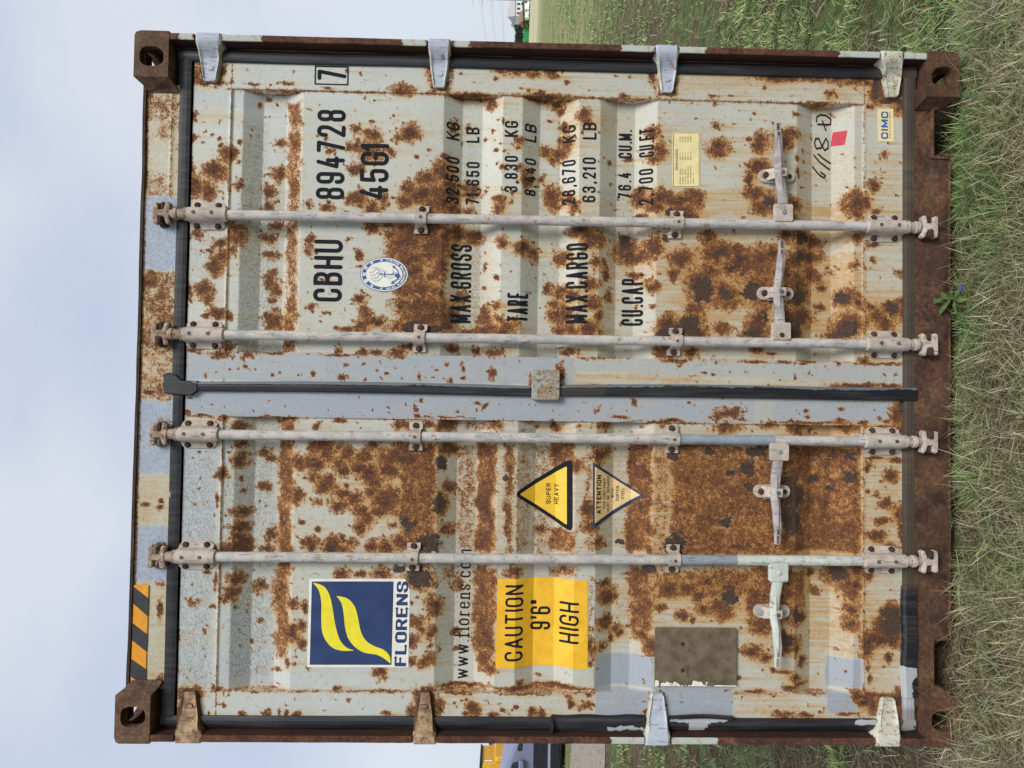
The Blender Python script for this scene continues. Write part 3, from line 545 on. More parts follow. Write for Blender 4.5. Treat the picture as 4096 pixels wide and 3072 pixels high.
# ================================================================== lettering and stickers as thin vinyl sheets on the surface
R_ = 1
GL = {
 'A': (.5, [[(0, 0), (.5, 1), (1, 0)], [(.2, .28), (.8, .28)]]), 'B': (.46, [[(0, 0), (0, 1), (1, 1, R_), (1, .54, R_), (0, .52)], [(0, .52), (1, .50, R_), (1, 0, R_), (0, 0)]]),
 'C': (.46, [[(1, .70), (1, 1, R_), (0, 1, R_), (0, 0, R_), (1, 0, R_), (1, .30)]]), 'D': (.46, [[(0, .5), (0, 1), (1, 1, R_), (1, 0, R_), (0, 0), (0, .5)]]),
 'E': (.42, [[(1, 1), (0, 1), (0, 0), (1, 0)], [(0, .52), (.85, .52)]]), 'F': (.40, [[(1, 1), (0, 1), (0, 0)], [(0, .52), (.85, .52)]]),
 'G': (.46, [[(1, .72), (1, 1, R_), (0, 1, R_), (0, 0, R_), (1, 0, R_), (1, .46), (.55, .46)]]), 'H': (.46, [[(0, 0), (0, 1)], [(1, 0), (1, 1)], [(0, .5), (1, .5)]]),
 'I': (.0, [[(.5, 0), (.5, 1)]]), 'K': (.46, [[(0, 0), (0, 1)], [(1, 1), (0, .38)], [(.3, .55), (1, 0)]]), 'L': (.40, [[(0, 1), (0, 0), (1, 0)]]),
 'M': (.60, [[(0, 0), (0, 1), (.5, .15), (1, 1), (1, 0)]]), 'N': (.48, [[(0, 0), (0, 1), (1, 0), (1, 1)]]), 'O': (.46, [[(.5, 1), (0, 1, R_), (0, 0, R_), (1, 0, R_), (1, 1, R_), (.5, 1)]]),
 'P': (.44, [[(0, 0), (0, 1), (1, 1, R_), (1, .46, R_), (0, .46)]]), 'R': (.46, [[(0, 0), (0, 1), (1, 1, R_), (1, .5, R_), (0, .5)], [(.6, .5), (1, 0)]]),
 'S': (.46, [[(1, .74), (1, 1, R_), (0, 1, R_), (0, .55, R_), (1, .47, R_), (1, 0, R_), (0, 0, R_), (0, .26)]]), 'T': (.46, [[(0, 1), (1, 1)], [(.5, 1), (.5, 0)]]),
 'U': (.46, [[(0, 1), (0, 0, R_), (1, 0, R_), (1, 1)]]), 'V': (.5, [[(0, 1), (.5, 0), (1, 1)]]), 'W': (.66, [[(0, 1), (.27, 0), (.5, .8), (.73, 0), (1, 1)]]),
 'X': (.48, [[(0, 0), (1, 1)], [(0, 1), (1, 0)]]), 'Y': (.46, [[(0, 1), (.5, .45), (1, 1)], [(.5, .45), (.5, 0)]]),
 '0': (.44, [[(.5, 1), (0, 1, R_), (0, 0, R_), (1, 0, R_), (1, 1, R_), (.5, 1)]]), '1': (.12, [[(-1.5, .80), (.3, 1), (.3, 0)]]),
 '2': (.44, [[(0, .72), (0, 1, R_), (1, 1, R_), (1, .62, .5), (0, 0), (1, 0)]]), '3': (.44, [[(0, .76), (0, 1, R_), (1, 1, R_), (1, .54, R_), (.4, .53)], [(.4, .53), (1, .52, R_), (1, 0, R_), (0, 0, R_), (0, .26)]]),
 '4': (.46, [[(.75, 0), (.75, .62)], [(.55, 1), (0, .26), (1, .26)]]), '5': (.44, [[(1, 1), (.04, 1), (0, .52), (.5, .60, .4), (1, .58, R_), (1, 0, R_), (0, 0, R_), (0, .26)]]),
 '6': (.44, [[(1, .76), (1, 1, R_), (0, 1, R_), (0, 0, R_), (1, 0, R_), (1, .56, R_), (.02, .56)]]), '7': (.44, [[(0, 1), (1, 1), (.35, 0)]]),
 '8': (.44, [[(.5, .53), (.02, .53, R_), (.02, 1, R_), (.98, 1, R_), (.98, .53, R_), (.5, .53)], [(.5, .53), (0, .53, R_), (0, 0, R_), (1, 0, R_), (1, .53, R_), (.5, .53)]]),
 '9': (.44, [[(0, .24), (0, 0, R_), (1, 0, R_), (1, 1, R_), (0, 1, R_), (0, .44, R_), (.98, .44)]]),
 '.': (.02, [[(.5, 0), (.5, .01)]]), ',': (.04, [[(.6, .03), (.1, -.13)]]), "'": (.04, [[(.7, 1), (.2, .78)]]), '"': (.16, [[(.1, 1), (0, .8)], [(1, 1), (.9, .8)]]), '/': (.3, [[(0, 0), (1, 1)]]), '-': (.3, [[(0, .5), (1, .5)]]), ' ': (.34, []),
 # lower case (for the web address)
 'w': (.56, [[(0, .62), (.25, 0), (.5, .58), (.75, 0), (1, .62)]]), 'f': (.20, [[(1.5, .95), (.9, 1, .3), (.3, .95, .3), (.3, 0)], [(-.3, .6), (1.2, .6)], [(-.3, 0), (1.0, 0)]]),
 'l': (.04, [[(.5, 0), (.5, 1)], [(-2.5, 0), (3.5, 0)]]), 'o': (.36, [[(.5, .62), (0, .62, R_), (0, 0, R_), (1, 0, R_), (1, .62, R_), (.5, .62)]]),
 'r': (.24, [[(.1, 0), (.1, .6)], [(.1, .42), (.4, .62, .4), (1.1, .56)], [(-.3, 0), (.6, 0)]]), 'e': (.34, [[(0, .33), (1, .33), (1, .62, R_), (0, .62, R_), (0, 0, R_), (1, 0, R_), (1, .12)]]),
 'n': (.36, [[(.1, 0), (.1, .6)], [(.1, .45), (.4, .62, .4), (.9, .62, .5), (.9, 0)], [(-.15, 0), (.35, 0)], [(.65, 0), (1.15, 0)]]), 's': (.28, [[(1, .48), (1, .62, .6), (0, .62, R_), (0, .34, R_), (1, .28, R_), (1, 0, R_), (0, 0, .6), (0, .14)]]),
 'c': (.32, [[(1, .46), (1, .62, R_), (0, .62, R_), (0, 0, R_), (1, 0, R_), (1, .14)]]), 'm': (.60, [[(.05, 0), (.05, .6)], [(.05, .45), (.2, .62, .4), (.5, .62, .4), (.5, 0)], [(.5, .45), (.7, .62, .4), (.95, .62, .4), (.95, 0)]]),
 'i': (.02, [[(.5, 0), (.5, .6)], [(.5, .82), (.5, .84)]]),
}
def round_path(pts, W, H, rmax):
    """points (x,y[,r]) in unit box -> polyline in metres with rounded corners"""
    q = [np.array([p[0] * W, p[1] * H]) for p in pts]; out = [q[0]]
    for i in range(1, len(pts) - 1):
        r = pts[i][2] if len(pts[i]) > 2 else 0
        if r == 0: out.append(q[i]); continue
        a, b, c = q[i - 1], q[i], q[i + 1]; la = np.linalg.norm(a - b); lc = np.linalg.norm(c - b)
        k = r * rmax; ka = min(k, la * .98 if i == 1 and np.allclose(pts[0][:2], pts[0][:2]) else la * .5 if len(pts[i - 1]) > 2 else la * .98); kc = min(k, lc * .5 if len(pts[i + 1]) > 2 else lc * .98)
        k_ = min(ka, kc); p0 = b + (a - b) / max(la, 1e-9) * k_; p1 = b + (c - b) / max(lc, 1e-9) * k_
        for t in np.linspace(0, 1, 7): out.append((1 - t) ** 2 * p0 + 2 * t * (1 - t) * (b * .86 + (p0 + p1) * .07) + t * t * p1)
    out.append(q[-1]); return out
def layout(text, height, width, t, gap=.16, serif=False):
    """strokes of a line of text, baseline at 0, total size width x height; t = stroke width in metres"""
    th = t / height; ws = [GL[c][0] + th for c in text]; nat = sum(ws) + gap * (len(text) - 1); sx = width / (nat * height); x = 0; out = []
    for c, w in zip(text, ws):
        W = max(GL[c][0] * height * sx + (sx - 1) * t, 0 if GL[c][0] < .03 else .0005) if c != ' ' else 0; Hh = height - t; x0 = x + t / 2
        if GL[c][0] < .05 and c not in "l": W = max(W, GL[c][0] * height)
        for st in GL[c][1]:
            pl = round_path(st, W if W > 0 else .001, Hh, min(max(W, .001) * .5, Hh * .24) if c.isupper() or c.isdigit() else min(W * .5, Hh * .3))
            out.append([p + np.array([x0, t / 2]) for p in pl])
        x += (w + gap) * height * sx
    return out
def strokes_field(polys, U, V, rx, ry=None):
    ry = ry or rx; F = np.full(U.shape, -1.0); us = U[0]; vs = V[:, 0]
    for pl in polys:
        for a, b in zip(pl[:-1], pl[1:]):
            i0, i1 = np.searchsorted(us, [min(a[0], b[0]) - 2 * rx, max(a[0], b[0]) + 2 * rx]); j0, j1 = np.searchsorted(vs, [min(a[1], b[1]) - 2 * ry, max(a[1], b[1]) + 2 * ry])
            if i1 <= i0 or j1 <= j0: continue
            S_ = (slice(j0, j1), slice(i0, i1)); x = U[S_] / rx; y = V[S_] / ry; ax, ay = a[0] / rx, a[1] / ry; dx, dy = b[0] / rx - ax, b[1] / ry - ay
            tt = np.clip(((x - ax) * dx + (y - ay) * dy) / max(dx * dx + dy * dy, 1e-12), 0, 1)
            F[S_] = np.maximum(F[S_], 1 - np.hypot(x - ax - tt * dx, y - ay - tt * dy))
    return F * rx
def poly_field(poly, U, V):
    n = len(poly); dm = np.full(U.shape, 9.0); ins = np.zeros(U.shape, bool)
    for i in range(n):
        ax, ay = poly[i]; bx, by = poly[(i + 1) % n]; dx, dy = bx - ax, by - ay
        tt = np.clip(((U - ax) * dx + (V - ay) * dy) / max(dx * dx + dy * dy, 1e-12), 0, 1)
        dm = np.minimum(dm, np.hypot(U - ax - tt * dx, V - ay - tt * dy))
        if abs(dy) > 1e-12:
            c = ((ay > V) != (by > V)) & (U < (bx - ax) * (V - ay) / dy + ax); ins ^= c
    return np.where(ins, dm, -dm)
def march(mb, F, us, vs, depth, off):
    """adds the region F>0 to the mesh, laid on the surface depth(u,v)+off"""
    U, V = np.meshgrid(us, vs); D = depth(U, V) + off; pos = F > 0; s = pos[:-1, :-1].astype(int) + pos[:-1, 1:] + pos[1:, 1:] + pos[1:, :-1]
    for j, i in zip(*np.nonzero(s)):
        c = [(j, i), (j, i + 1), (j + 1, i + 1), (j + 1, i)]
        if s[j, i] == 4: mb.add([(us[b], vs[a], D[a, b]) for a, b in c], [(0, 1, 2, 3)]); continue
        pts = []
        for k in range(4):
            a, b = c[k], c[(k + 1) % 4]; fa, fb = F[a], F[b]
            pa = (us[a[1]], vs[a[0]], D[a]); pb = (us[b[1]], vs[b[0]], D[b])
            if fa > 0: pts.append(pa)
            if (fa > 0) != (fb > 0):
                t = fa / (fa - fb); pts.append(tuple(x + (y - x) * t for x, y in zip(pa, pb)))
        if len(pts) >= 3: mb.add(pts, [tuple(range(len(pts)))])
def area(mb, bbox, cell, fn, depth, off, mi=0, extra_v=()):
    u0, u1, v0, v1 = bbox; us = np.arange(u0 - cell, u1 + 2 * cell, cell); vs = np.arange(v0 - cell, v1 + 2 * cell, cell)
    ev = [x for x in extra_v if vs[0] < x < vs[-1]]
    vs = np.unique(np.round(np.concatenate([vs, ev]), 6)) if ev else vs
    U, V = np.meshgrid(us, vs); mb.m = mi; march(mb, fn(U, V), us, vs, depth, off)

# ================================================================== the container
box_root = empty('shipping_container')
tag(box_root, 'tall rusty pale grey freight container with closed double doors, standing in the grass', 'container')

RECS = [((966, 1051, 1142, 1207), 700), ((1775, 1852, 1932, 2013), 450), ((2091, 2162, 2243, 2320), 450), ((2401.5, 2468.6, 2540, 2631), 450), ((3189, 3247, 3325, 3419), 420)]
DP = D0 - .004
bv = []; bd = []
for (a, b, c, e_), Yr in RECS:
    for x, d in ((a, DP), (b, DIN), (c, DIN), (e_, DP)): bv.append(P(x, Yr, d)[1]); bd.append(d)
order = np.argsort(bv); BV = np.array(bv)[order]; BD = np.array(bd)[order]
WT = P(918, 700, D0)[1]; WB = P(3457, 700, D0)[1]      # weld lines under the top rail and over the bottom rail
VT = P(766, 700, D0)[1]; VB = P(3620, 700, D0)[1]
def corr(V):
    d = np.interp(V, BV, BD)
    return d
UW = dict(R=(P(900, 1408, D0)[0], P(700, 350, D0)[0]), L=(P(700, 2762, D0)[0], P(900, 1667, D0)[0]))
UE = dict(R=(1.214, 2.385), L=(.058, 1.203))
def door_depth(U, V):
    U = np.asarray(U, float); V = np.asarray(V, float)
    inp = ((U > UW['R'][0]) & (U < UW['R'][1])) | ((U > UW['L'][0]) & (U < UW['L'][1]))
    panel = inp & (V > WB) & (V < WT)
    d = np.where(panel, corr(V), D0 + 0 * V)
    for w in (WT, WB): d = d + np.where(inp, .003 * np.exp(-((V - w) / .004) ** 2), 0)
    dent = (fbm(U * 3.1, V * 3.1, 2) - .5) * .005
    return d + dent * np.where(panel, 1, .25)
HR = [(778, 883, 138, 323), (1711, 1802, 162, 348), (2624, 2716, 185, 368), (3527, 3617, 205, 386)]
HLf = [(695, 803, 2977, 2769), (1650, 1745, 2975, 2772), (2582, 2682, 2975, 2778), (3506, 3607, 2980, 2795)]
doors = {}
for side in 'RL':
    u0, u1 = UE[side]; w0, w1 = UW[side]
    us = np.unique(np.round(np.concatenate([np.arange(u0, u1, .005), [u1, w0 - .0004, w0 + .0004, w1 - .0004, w1 + .0004]]), 5))
    vs = np.unique(np.round(np.concatenate([np.arange(VB, VT, .005), [VT], BV, BV - .004, BV + .004, [WT - .008, WT - .004, WT, WT + .004, WT + .008, WB - .008, WB - .004, WB, WB + .004, WB + .008]]), 5))
    U, V = np.meshgrid(us, vs)
    F_ = fields(U, V, D0)
    for (X0, X1, Yp, Yt) in (HR if side == 'R' else HLf):
        c0 = P((X0 + X1) / 2 + (6 if X0 < 1500 else 0), Yt + (30 if side == 'R' else -30) * -1, D0); sg = 1 if side == 'R' else -1
        uu_ = (U - c0[0]) * sg; dd_ = np.maximum(np.abs(V - c0[1]) - .024 - .012 * sstep(0, .1, uu_), -uu_ - .030) + (fbm(U * 60, V * 60, 3) - .5) * .03
        cr_ = sstep(.026, .004, dd_); F_['rust'] = np.maximum(F_['rust'], cr_ * .72 * (1 if X0 != 2582 else .2)); F_['stain'] = np.maximum(F_['stain'], sstep(.06, .0, dd_) * .7 * (1 if X0 != 2582 else .1)); F_['dark'] = np.maximum(F_['dark'], sstep(.010, .0, dd_) * .62)
    # rust creeping along the weld seams
    seam = np.exp(-(np.minimum(np.abs(U - w0), np.abs(U - w1)) / .006) ** 2); seam = np.maximum(seam, np.exp(-(np.minimum(np.abs(V - WT), np.abs(V - WB)) / .004) ** 2))
    F_['rust'] = np.maximum(F_['rust'], seam * (.36 + .3 * fbm(U * 9, V * 9, 2)) * (1 - .8 * F_['patch']) * (V < WT + .02))
    F_['stain'] = np.maximum(F_['stain'], seam * .45 * (1 - F_['patch']))
    doors[side] = grid_mesh('container_door', us, vs, door_depth(U, V), M['door'], box_root, F_)
doors['R']['label'] = 'right-hand door with the serial number and weights'
doors['L']['label'] = 'left-hand door with the blue logo and yellow height sticker'
DR, DL = doors['R'], doors['L']

def px_text(door, s, Xt, Xb, Ys, Ye, t=.15, mat='letter', cell=.0016, pen=None, depth=door_depth, off=.0013, name='lettering', gap=.16, Xb2=None):
    a = P(Xb, Ys, D0); b = P(Xb if Xb2 is None else Xb2, Ye, D0); tp = P(Xt, Ys, D0)
    h = tp[1] - a[1]; w = b[0] - a[0]; sl_ = (b[1] - a[1]) / w if Xb2 is not None else 0
    st = [[np.array([a[0] + p[0], a[1] + p[1] + sl_ * p[0]]) for p in pl] for pl in layout(s, h, w, t * h, gap)]
    mb = MB(); rx = t * h / 2 * (pen[0] if pen else 1); ry = t * h / 2 * (pen[1] if pen else 1)
    area(mb, (a[0] - .02, b[0] + .02, a[1] - h * .25, a[1] + h * 1.12 + abs(sl_ * w)), cell, lambda U, V: strokes_field(st, U, V, rx, ry), depth, off, 0, BV)
    return mb.build(name, M[mat] if isinstance(mat, str) else mat, door, fixn=False)
# serial number and weights
px_text(DR, 'CBHU', 1251, 1366, 1207, 960, .14)
px_text(DR, '894728', 1261, 1375, 797, 440, .135, gap=.2)
px_text(DR, '45G1', 1437, 1552, 797, 571, .14)
a = P(1391, 340, D0); b = P(1262, 266, D0)
mb = MB(); ring = [[np.array(q) for q in ((a[0], a[1]), (b[0], a[1]), (b[0], b[1]), (a[0], b[1]), (a[0], a[1]))]]
st7 = [[p + np.array([P(1385, 323, D0)[0], P(1385, 323, D0)[1]]) for p in pl] for pl in layout('7', P(1270, 323, D0)[1] - P(1385, 323, D0)[1], P(1385, 282, D0)[0] - P(1385, 323, D0)[0], .013)]
area(mb, (a[0] - .01, b[0] + .01, a[1] - .01, b[1] + .01), .0016, lambda U, V: np.maximum(strokes_field(ring, U, V, .0022), strokes_field(st7, U, V, .0065)), door_depth, .0013)
mb.build('lettering', M['letter'], DR, fixn=False)
for s, Xt, Xb, Ys, Ye in (('MAX.GROSS', 1797, 1881, 1289, 971), ('TARE', 2028, 2111, 1287, 1172), ('MAX.CARGO', 2263, 2349, 1294, 973), ('CU.CAP.', 2492, 2577, 1300, 1094)):
    px_text(DR, s, Xt, Xb, Ys, Ye, .125, gap=.2)
for s, Xt, Xb, Ys, Ye in (('32,500', 1781, 1833, 808, 622), ('KG', 1784, 1836, 552, 482), ('71,650', 1861, 1915, 808, 635), ('LB', 1862, 1916, 557, 495),
                          ('3,830', 2016, 2070, 768, 623), ('KG', 2018, 2072, 547, 484), ('8,440', 2097, 2144, 777, 628), ('LB', 2099, 2147, 559, 490),
                          ('28,670', 2249, 2302, 814, 634), ('KG', 2252, 2304, 562, 493), ('63,210', 2328, 2382, 809, 630), ('LB', 2331, 2386, 557, 490),
                          ('76.4', 2478, 2532, 784, 678), ('CU.M.', 2480, 2535, 620, 507), ('2,700', 2560, 2614, 815, 670), ('CU.FT.', 2562, 2618, 622, 495)):
    px_text(DR, s, Xt, Xb, Ys, Ye, .145, gap=.27 if s[0].isdigit() else .2)
# classification seal (oval)
def px_path(pts, d=D0): return [np.array(P(x, y, d)) for x, y in pts]
sc_ = (1536.5, 1098); SA, SB = 96.5, 69.0
def seal_pt(ang, k, kb=None):     # ang in degrees measured in the upright sticker: 0 = right, 90 = top
    a_ = math.radians(ang); return np.array(P(sc_[0] - SA * k * math.sin(a_), sc_[1] - SB * (kb or k) * math.cos(a_), D0))
def oval(k, kb=None, n=72): return [tuple(seal_pt(i * 360 / n, k, kb)) for i in range(n)]
mb = MB(); c_ = seal_pt(0, 0); bb = (c_[0] - .066, c_[0] + .066, c_[1] - .09, c_[1] + .09)
area(mb, bb, .0016, lambda U, V: poly_field(oval(1.0), U, V), door_depth, .0012, 0, BV)
area(mb, bb, .0016, lambda U, V: poly_field(oval(.972, .965), U, V), door_depth, .0017, 1, BV)
area(mb, bb, .0016, lambda U, V: poly_field(oval(.925, .905), U, V), door_depth, .0022, 0, BV)
area(mb, bb, .0016, lambda U, V: poly_field(oval(.755, .735), U, V), door_depth, .0027, 1, BV)
def arc_text(s, a0, a1, kin, kout, outward_up, t=.2):
    L = []; n = len(s)
    for i, c in enumerate(s):
        ang = a0 + (a1 - a0) * i / (n - 1); pc = seal_pt(ang, (kin + kout) / 2); pi_ = seal_pt(ang, kin); po = seal_pt(ang, kout)
        up = (po - pi_) if outward_up else (pi_ - po); h = np.linalg.norm(up); up = up / h; rt = np.array([up[1], -up[0]])
        for pl in layout(c, h, h * .62, t * h): L.append([pc + rt * (p[0] - h * .31) + up * (p[1] - h / 2) for p in pl])
    return L
ring_t = arc_text('CHINA CLASSIFICATION SOCIETY', 188, 352, .79, .885, False)
hz = {'zhong': [[(0, .75), (1, .75), (1, .3), (0, .3), (0, .75)], [(.5, 1), (.5, 0)]], 'guo': [[(0, 1), (1, 1), (1, 0), (0, 0), (0, 1)], [(.2, .75), (.8, .75)], [(.2, .5), (.8, .5)], [(.2, .25), (.8, .25)], [(.5, .75), (.5, .25)]],
      'chuan': [[(.1, .9), (.1, 0)], [(.1, .9), (.45, .9), (.45, 0)], [(.1, .5), (.45, .5)], [(.6, 1), (.6, .55), (1, .55), (1, 1)], [(.6, .4), (1, .4), (1, 0), (.6, 0), (.6, .4)]],
      'ji': [[(0, 1), (.4, .7), (0, .45), (.4, .45)], [(.2, .45), (.2, 0)], [(.6, 1), (1, 1), (.6, .5), (1, .5), (.6, 0)], [(.6, 1), (.6, .4), (1, 0)]], 'she': [[(0, .8), (.4, .8), (0, .35)], [(.2, .6), (.2, 0)], [(.75, 1), (.75, 0)], [(.5, .6), (1, .6)], [(.5, 0), (1, 0)]]}
for key, ang in zip(('zhong', 'guo', 'chuan', 'ji', 'she'), (142, 116, 90, 64, 38)):
    pi_ = seal_pt(ang, .77); po = seal_pt(ang, .90); up = po - pi_; h = np.linalg.norm(up); up /= h; rt = np.array([up[1], -up[0]])
    for pl in hz[key]: ring_t.append([pi_ + rt * (x - .5) * h + up * (y * .9 + .05) * h for x, y in pl])
for ang in (172, 8):
    c0 = seal_pt(ang, .835)
    for k in range(5):
        aa = math.radians(90 + 72 * k); ring_t.append([c0, c0 + .0045 * np.array([math.cos(aa), math.sin(aa)])])
area(mb, bb, .0008, lambda U, V: strokes_field(ring_t, U, V, .0010), door_depth, .0028, 1)
q = lambda x, y: np.array(P(1420 + x / 8.296, 1000 + y / 8.296, D0))       # drawn from the close crop
anchor = [[q(900, 805), q(1400, 815)], [q(985, 720), q(985, 900)], [q(1250, 540), q(1380, 640), q(1440, 740), q(1460, 850), q(1420, 960), q(1330, 1040), q(1210, 1110)], [q(1250, 540), q(1330, 550)], [q(1250, 540), q(1290, 610)], [q(1210, 1110), q(1320, 1110)], [q(1210, 1110), q(1240, 1040)]]
fat = [[q(1370, 860), q(1460, 860)], [q(1400, 820), q(1420, 920)]]
ringk = [[q(850 + 30 * math.cos(t), 803 + 30 * math.sin(t)) for t in np.linspace(0, 6.283, 14)]]
dragon = [[q(540, 595), q(620, 600), q(690, 570), q(740, 620), q(760, 680)], [q(480, 750), q(560, 750), q(640, 690), q(700, 640), q(760, 620), q(840, 670), q(790, 730), q(720, 760), q(690, 800)], [q(490, 820), q(570, 840), q(650, 820), q(690, 860)],
          [q(540, 900), q(560, 980), q(640, 1040), q(740, 1030), q(830, 980), q(900, 890), q(960, 850)], [q(620, 870), q(640, 940), q(700, 950), q(760, 900), q(780, 830), q(770, 760)], [q(1010, 870), q(1080, 930), q(1180, 950), q(1280, 900), q(1360, 830), q(1400, 770), q(1330, 740), q(1240, 800), q(1150, 880), q(1070, 860)],
          [q(1240, 780), q(1280, 720), q(1230, 660)], [q(900, 740), q(930, 690), q(900, 640)], [q(1500, 890), q(1500, 970), q(1420, 1000), q(1340, 980), q(1260, 1060), q(1220, 1150)]]
area(mb, bb, .0008, lambda U, V: np.maximum.reduce([strokes_field(anchor, U, V, .0016), strokes_field(fat, U, V, .0048), strokes_field(ringk, U, V, .0013), strokes_field(dragon, U, V, .0006)]), door_depth, .0033, 0)
mb.build('class_seal_sticker', [M['seal_blue'], M['sticker_white']], DR, fixn=False)
# small plates and stickers of the right door
def quad_px(X0, X1, Y0, Y1): return [tuple(P(X1, Y1, D0)), tuple(P(X1, Y0, D0)), tuple(P(X0, Y0, D0)), tuple(P(X0, Y1, D0))]
def bbq(pl, e=.004): x = [p[0] for p in pl]; y = [p[1] for p in pl]; return (min(x) - e, max(x) + e, min(y) - e, max(y) + e)
def add_text(mb, s, Xt, Xb, Ys, Ye, off, mi, t=.15, cell=.001, pen=None, gap=.16):
    a = P(Xb, Ys, D0); b = P(Xb, Ye, D0); tp = P(Xt, Ys, D0); h = tp[1] - a[1]; w = b[0] - a[0]
    st = [[p + np.array(a) for p in pl] for pl in layout(s, h, w, t * h, gap)]; rx = t * h / 2 * (pen[0] if pen else 1); ry = t * h / 2 * (pen[1] if pen else 1)
    area(mb, (a[0] - .01, b[0] + .01, a[1] - .25 * h, a[1] + 1.15 * h), cell, lambda U, V: strokes_field(st, U, V, rx, ry), door_depth, off, mi, BV)
mb = MB(); pl = quad_px(2690, 2801, 527, 750); area(mb, bbq(pl), .003, lambda U, V: poly_field(pl, U, V), door_depth, .0013, 0)
ln = [px_path([(2694, 531), (2694, 746), (2797, 746), (2797, 531), (2694, 531)])]
area(mb, bbq(pl), .001, lambda U, V: strokes_field(ln, U, V, .0009), door_depth, .0018, 1)
add_text(mb, 'DIMENSIONS', 2702, 2712, 680, 596, .0018, 1, .17)
for k, (s, y0, y1) in enumerate((('INTERNAL LENGTH', 737, 675), ('INTERNAL WIDTH', 737, 678), ('INTERNAL HEIGHT', 737, 676), ('DOOR OPENING WIDTH', 737, 663), ('DOOR OPENING HEIGHT', 737, 658), ('MODEL NO.', 737, 690))):
    x = 2724 + k * 10.4; add_text(mb, s, x - 5, x, y0, y1, .0018, 1, .17, .0009)
    if k < 5: add_text(mb, '11998', x - 5, x, 566, 546, .0018, 1, .17, .0009); add_text(mb, '39FT 5', x - 5, x, 640, 610, .0018, 1, .17, .0009)
mb.build('dimensions_sticker', [M['cream'], M['brown_ink']], DR, fixn=False)
mb = MB(); pl = [tuple(P(3508, 436, D0)), tuple(P(3572, 436, D0)), tuple(P(3576, 567, D0)), tuple(P(3511, 567, D0))]; area(mb, bbq(pl), .003, lambda U, V: poly_field(pl, U, V), door_depth, .0013, 0)
add_text(mb, 'CIMC', 3523, 3552, 557, 448, .0018, 1, .22, .001, gap=.14); add_text(mb, 'www.cimc.com', 3554, 3561, 557, 448, .0018, 2, .15, .0008)
mb.build('maker_sticker', [M['cream'], M['blue_ink'], M['marker']], DR, fixn=False)
mb = MB(); pl = [tuple(P(*q_, D0)) for q_ in ((3341, 571), (3388, 572), (3397, 516), (3349, 516))]; area(mb, bbq(pl), .002, lambda U, V: poly_field(pl, U, V), door_depth, .0013, 0); mb.build('red_sticker', M['red'], DR, fixn=False)
mb = MB(); h_ = lambda pts: [np.array(P(3096 + x / Z, y / Z, DIN)) for x, y in pts]
ink = [h_([(320, 1385), (345, 1420), (380, 1460), (415, 1478), (425, 1460), (385, 1430)]), h_([(330, 1290), (380, 1350), (460, 1410)]), h_([(365, 1280), (410, 1320), (465, 1357)]),
       h_([(345, 1150), (335, 1190), (350, 1235), (390, 1230), (410, 1190), (430, 1150), (448, 1180), (448, 1230), (420, 1250), (395, 1210), (370, 1150), (345, 1155)]),
       h_([(352, 1010), (355, 970), (385, 955), (430, 960), (470, 990), (468, 1035), (430, 1035), (362, 1033)]), h_([(400, 1005), (430, 1085)])]
area(mb, (P(3250, 730, DIN)[0], P(3250, 440, DIN)[0], P(3345, 560, DIN)[1], P(3225, 560, DIN)[1]), .001, lambda U, V: strokes_field(ink, U, V, .0034, .0022), door_depth, .0012, 0, BV)
mb.build('handwritten_mark', M['marker'], DR, fixn=False)
# ---- left door: logo, web address, caution sticker, triangles, data plate
mb = MB()
def qz(x, y, c): return tuple(P(CR[c][0] + x / Z, CR[c][1] + y / Z, D0))
base = [qz(690, 828, 'N'), qz(705, 190, 'N'), qz(672, 110, 'N'), qz(665, 92, 'N'), qz(1735, 92, 'M'), qz(1716, 828, 'M')]
area(mb, bbq(base), .003, lambda U, V: poly_field(base, U, V), door_depth, .0013, 0, BV)
nav = [qz(550, 808, 'N'), qz(568, 114, 'N'), qz(1756, 114, 'M'), qz(1738, 806, 'M')]
area(mb, bbq(nav), .003, lambda U, V: poly_field(nav, U, V), door_depth, .0018, 1, BV)
def smooth(pts, n=6):
    out = []; k = len(pts)
    for i in range(k - 1):
        p0 = np.array(pts[max(i - 1, 0)]); p1 = np.array(pts[i]); p2 = np.array(pts[i + 1]); p3 = np.array(pts[min(i + 2, k - 1)])
        for t in np.linspace(0, 1, n, endpoint=False): out.append(.5 * ((2 * p1) + (-p0 + p2) * t + (2 * p0 - 5 * p1 + 4 * p2 - p3) * t * t + (-p0 + 3 * p1 - 3 * p2 + p3) * t ** 3))
    out.append(np.array(pts[-1])); return out
mz = lambda L, dx=0, dy=0: [tuple(P(400 + (x + dx) / Z, 2272 + (y + dy) / Z, D0)) for x, y in L]
# one wave drawn in crop M coordinates (crop N is shifted by 1866 px)
w1 = smooth([(1763, 122), (1815, 190), (1835, 290), (1835, 400), (1840, 520), (1870, 600), (1930, 665), (2010, 690), (2113, 688)]) + smooth([(2113, 688), (2040, 660), (1985, 590), (1950, 470), (1925, 320), (1900, 220), (1850, 150), (1763, 122)])[1:-1]
w2 = smooth([(1957, 233), (2000, 290), (2020, 380), (2030, 480), (2055, 580), (2110, 655), (2190, 705), (2290, 722), (2350, 750), (2411, 797)]) + smooth([(2411, 797), (2400, 730), (2350, 680), (2270, 650), (2200, 600), (2160, 520), (2140, 420), (2110, 320), (2050, 255), (1957, 233)])[1:-1]
for w in (w1, w2):
    pw = mz(w); area(mb, bbq(pw), .0018, lambda U, V: poly_field(pw, U, V), door_depth, .0023, 2, BV)
ax_, bx_ = P(1624, 2664, D0), P(1624, 2330, D0); tpv = P(1577, 2664, D0)[1]; hL = tpv - ax_[1]; wL = bx_[0] - ax_[0]
stF = layout('FLORENS', hL, wL, hL * .17, .2); serifs = []
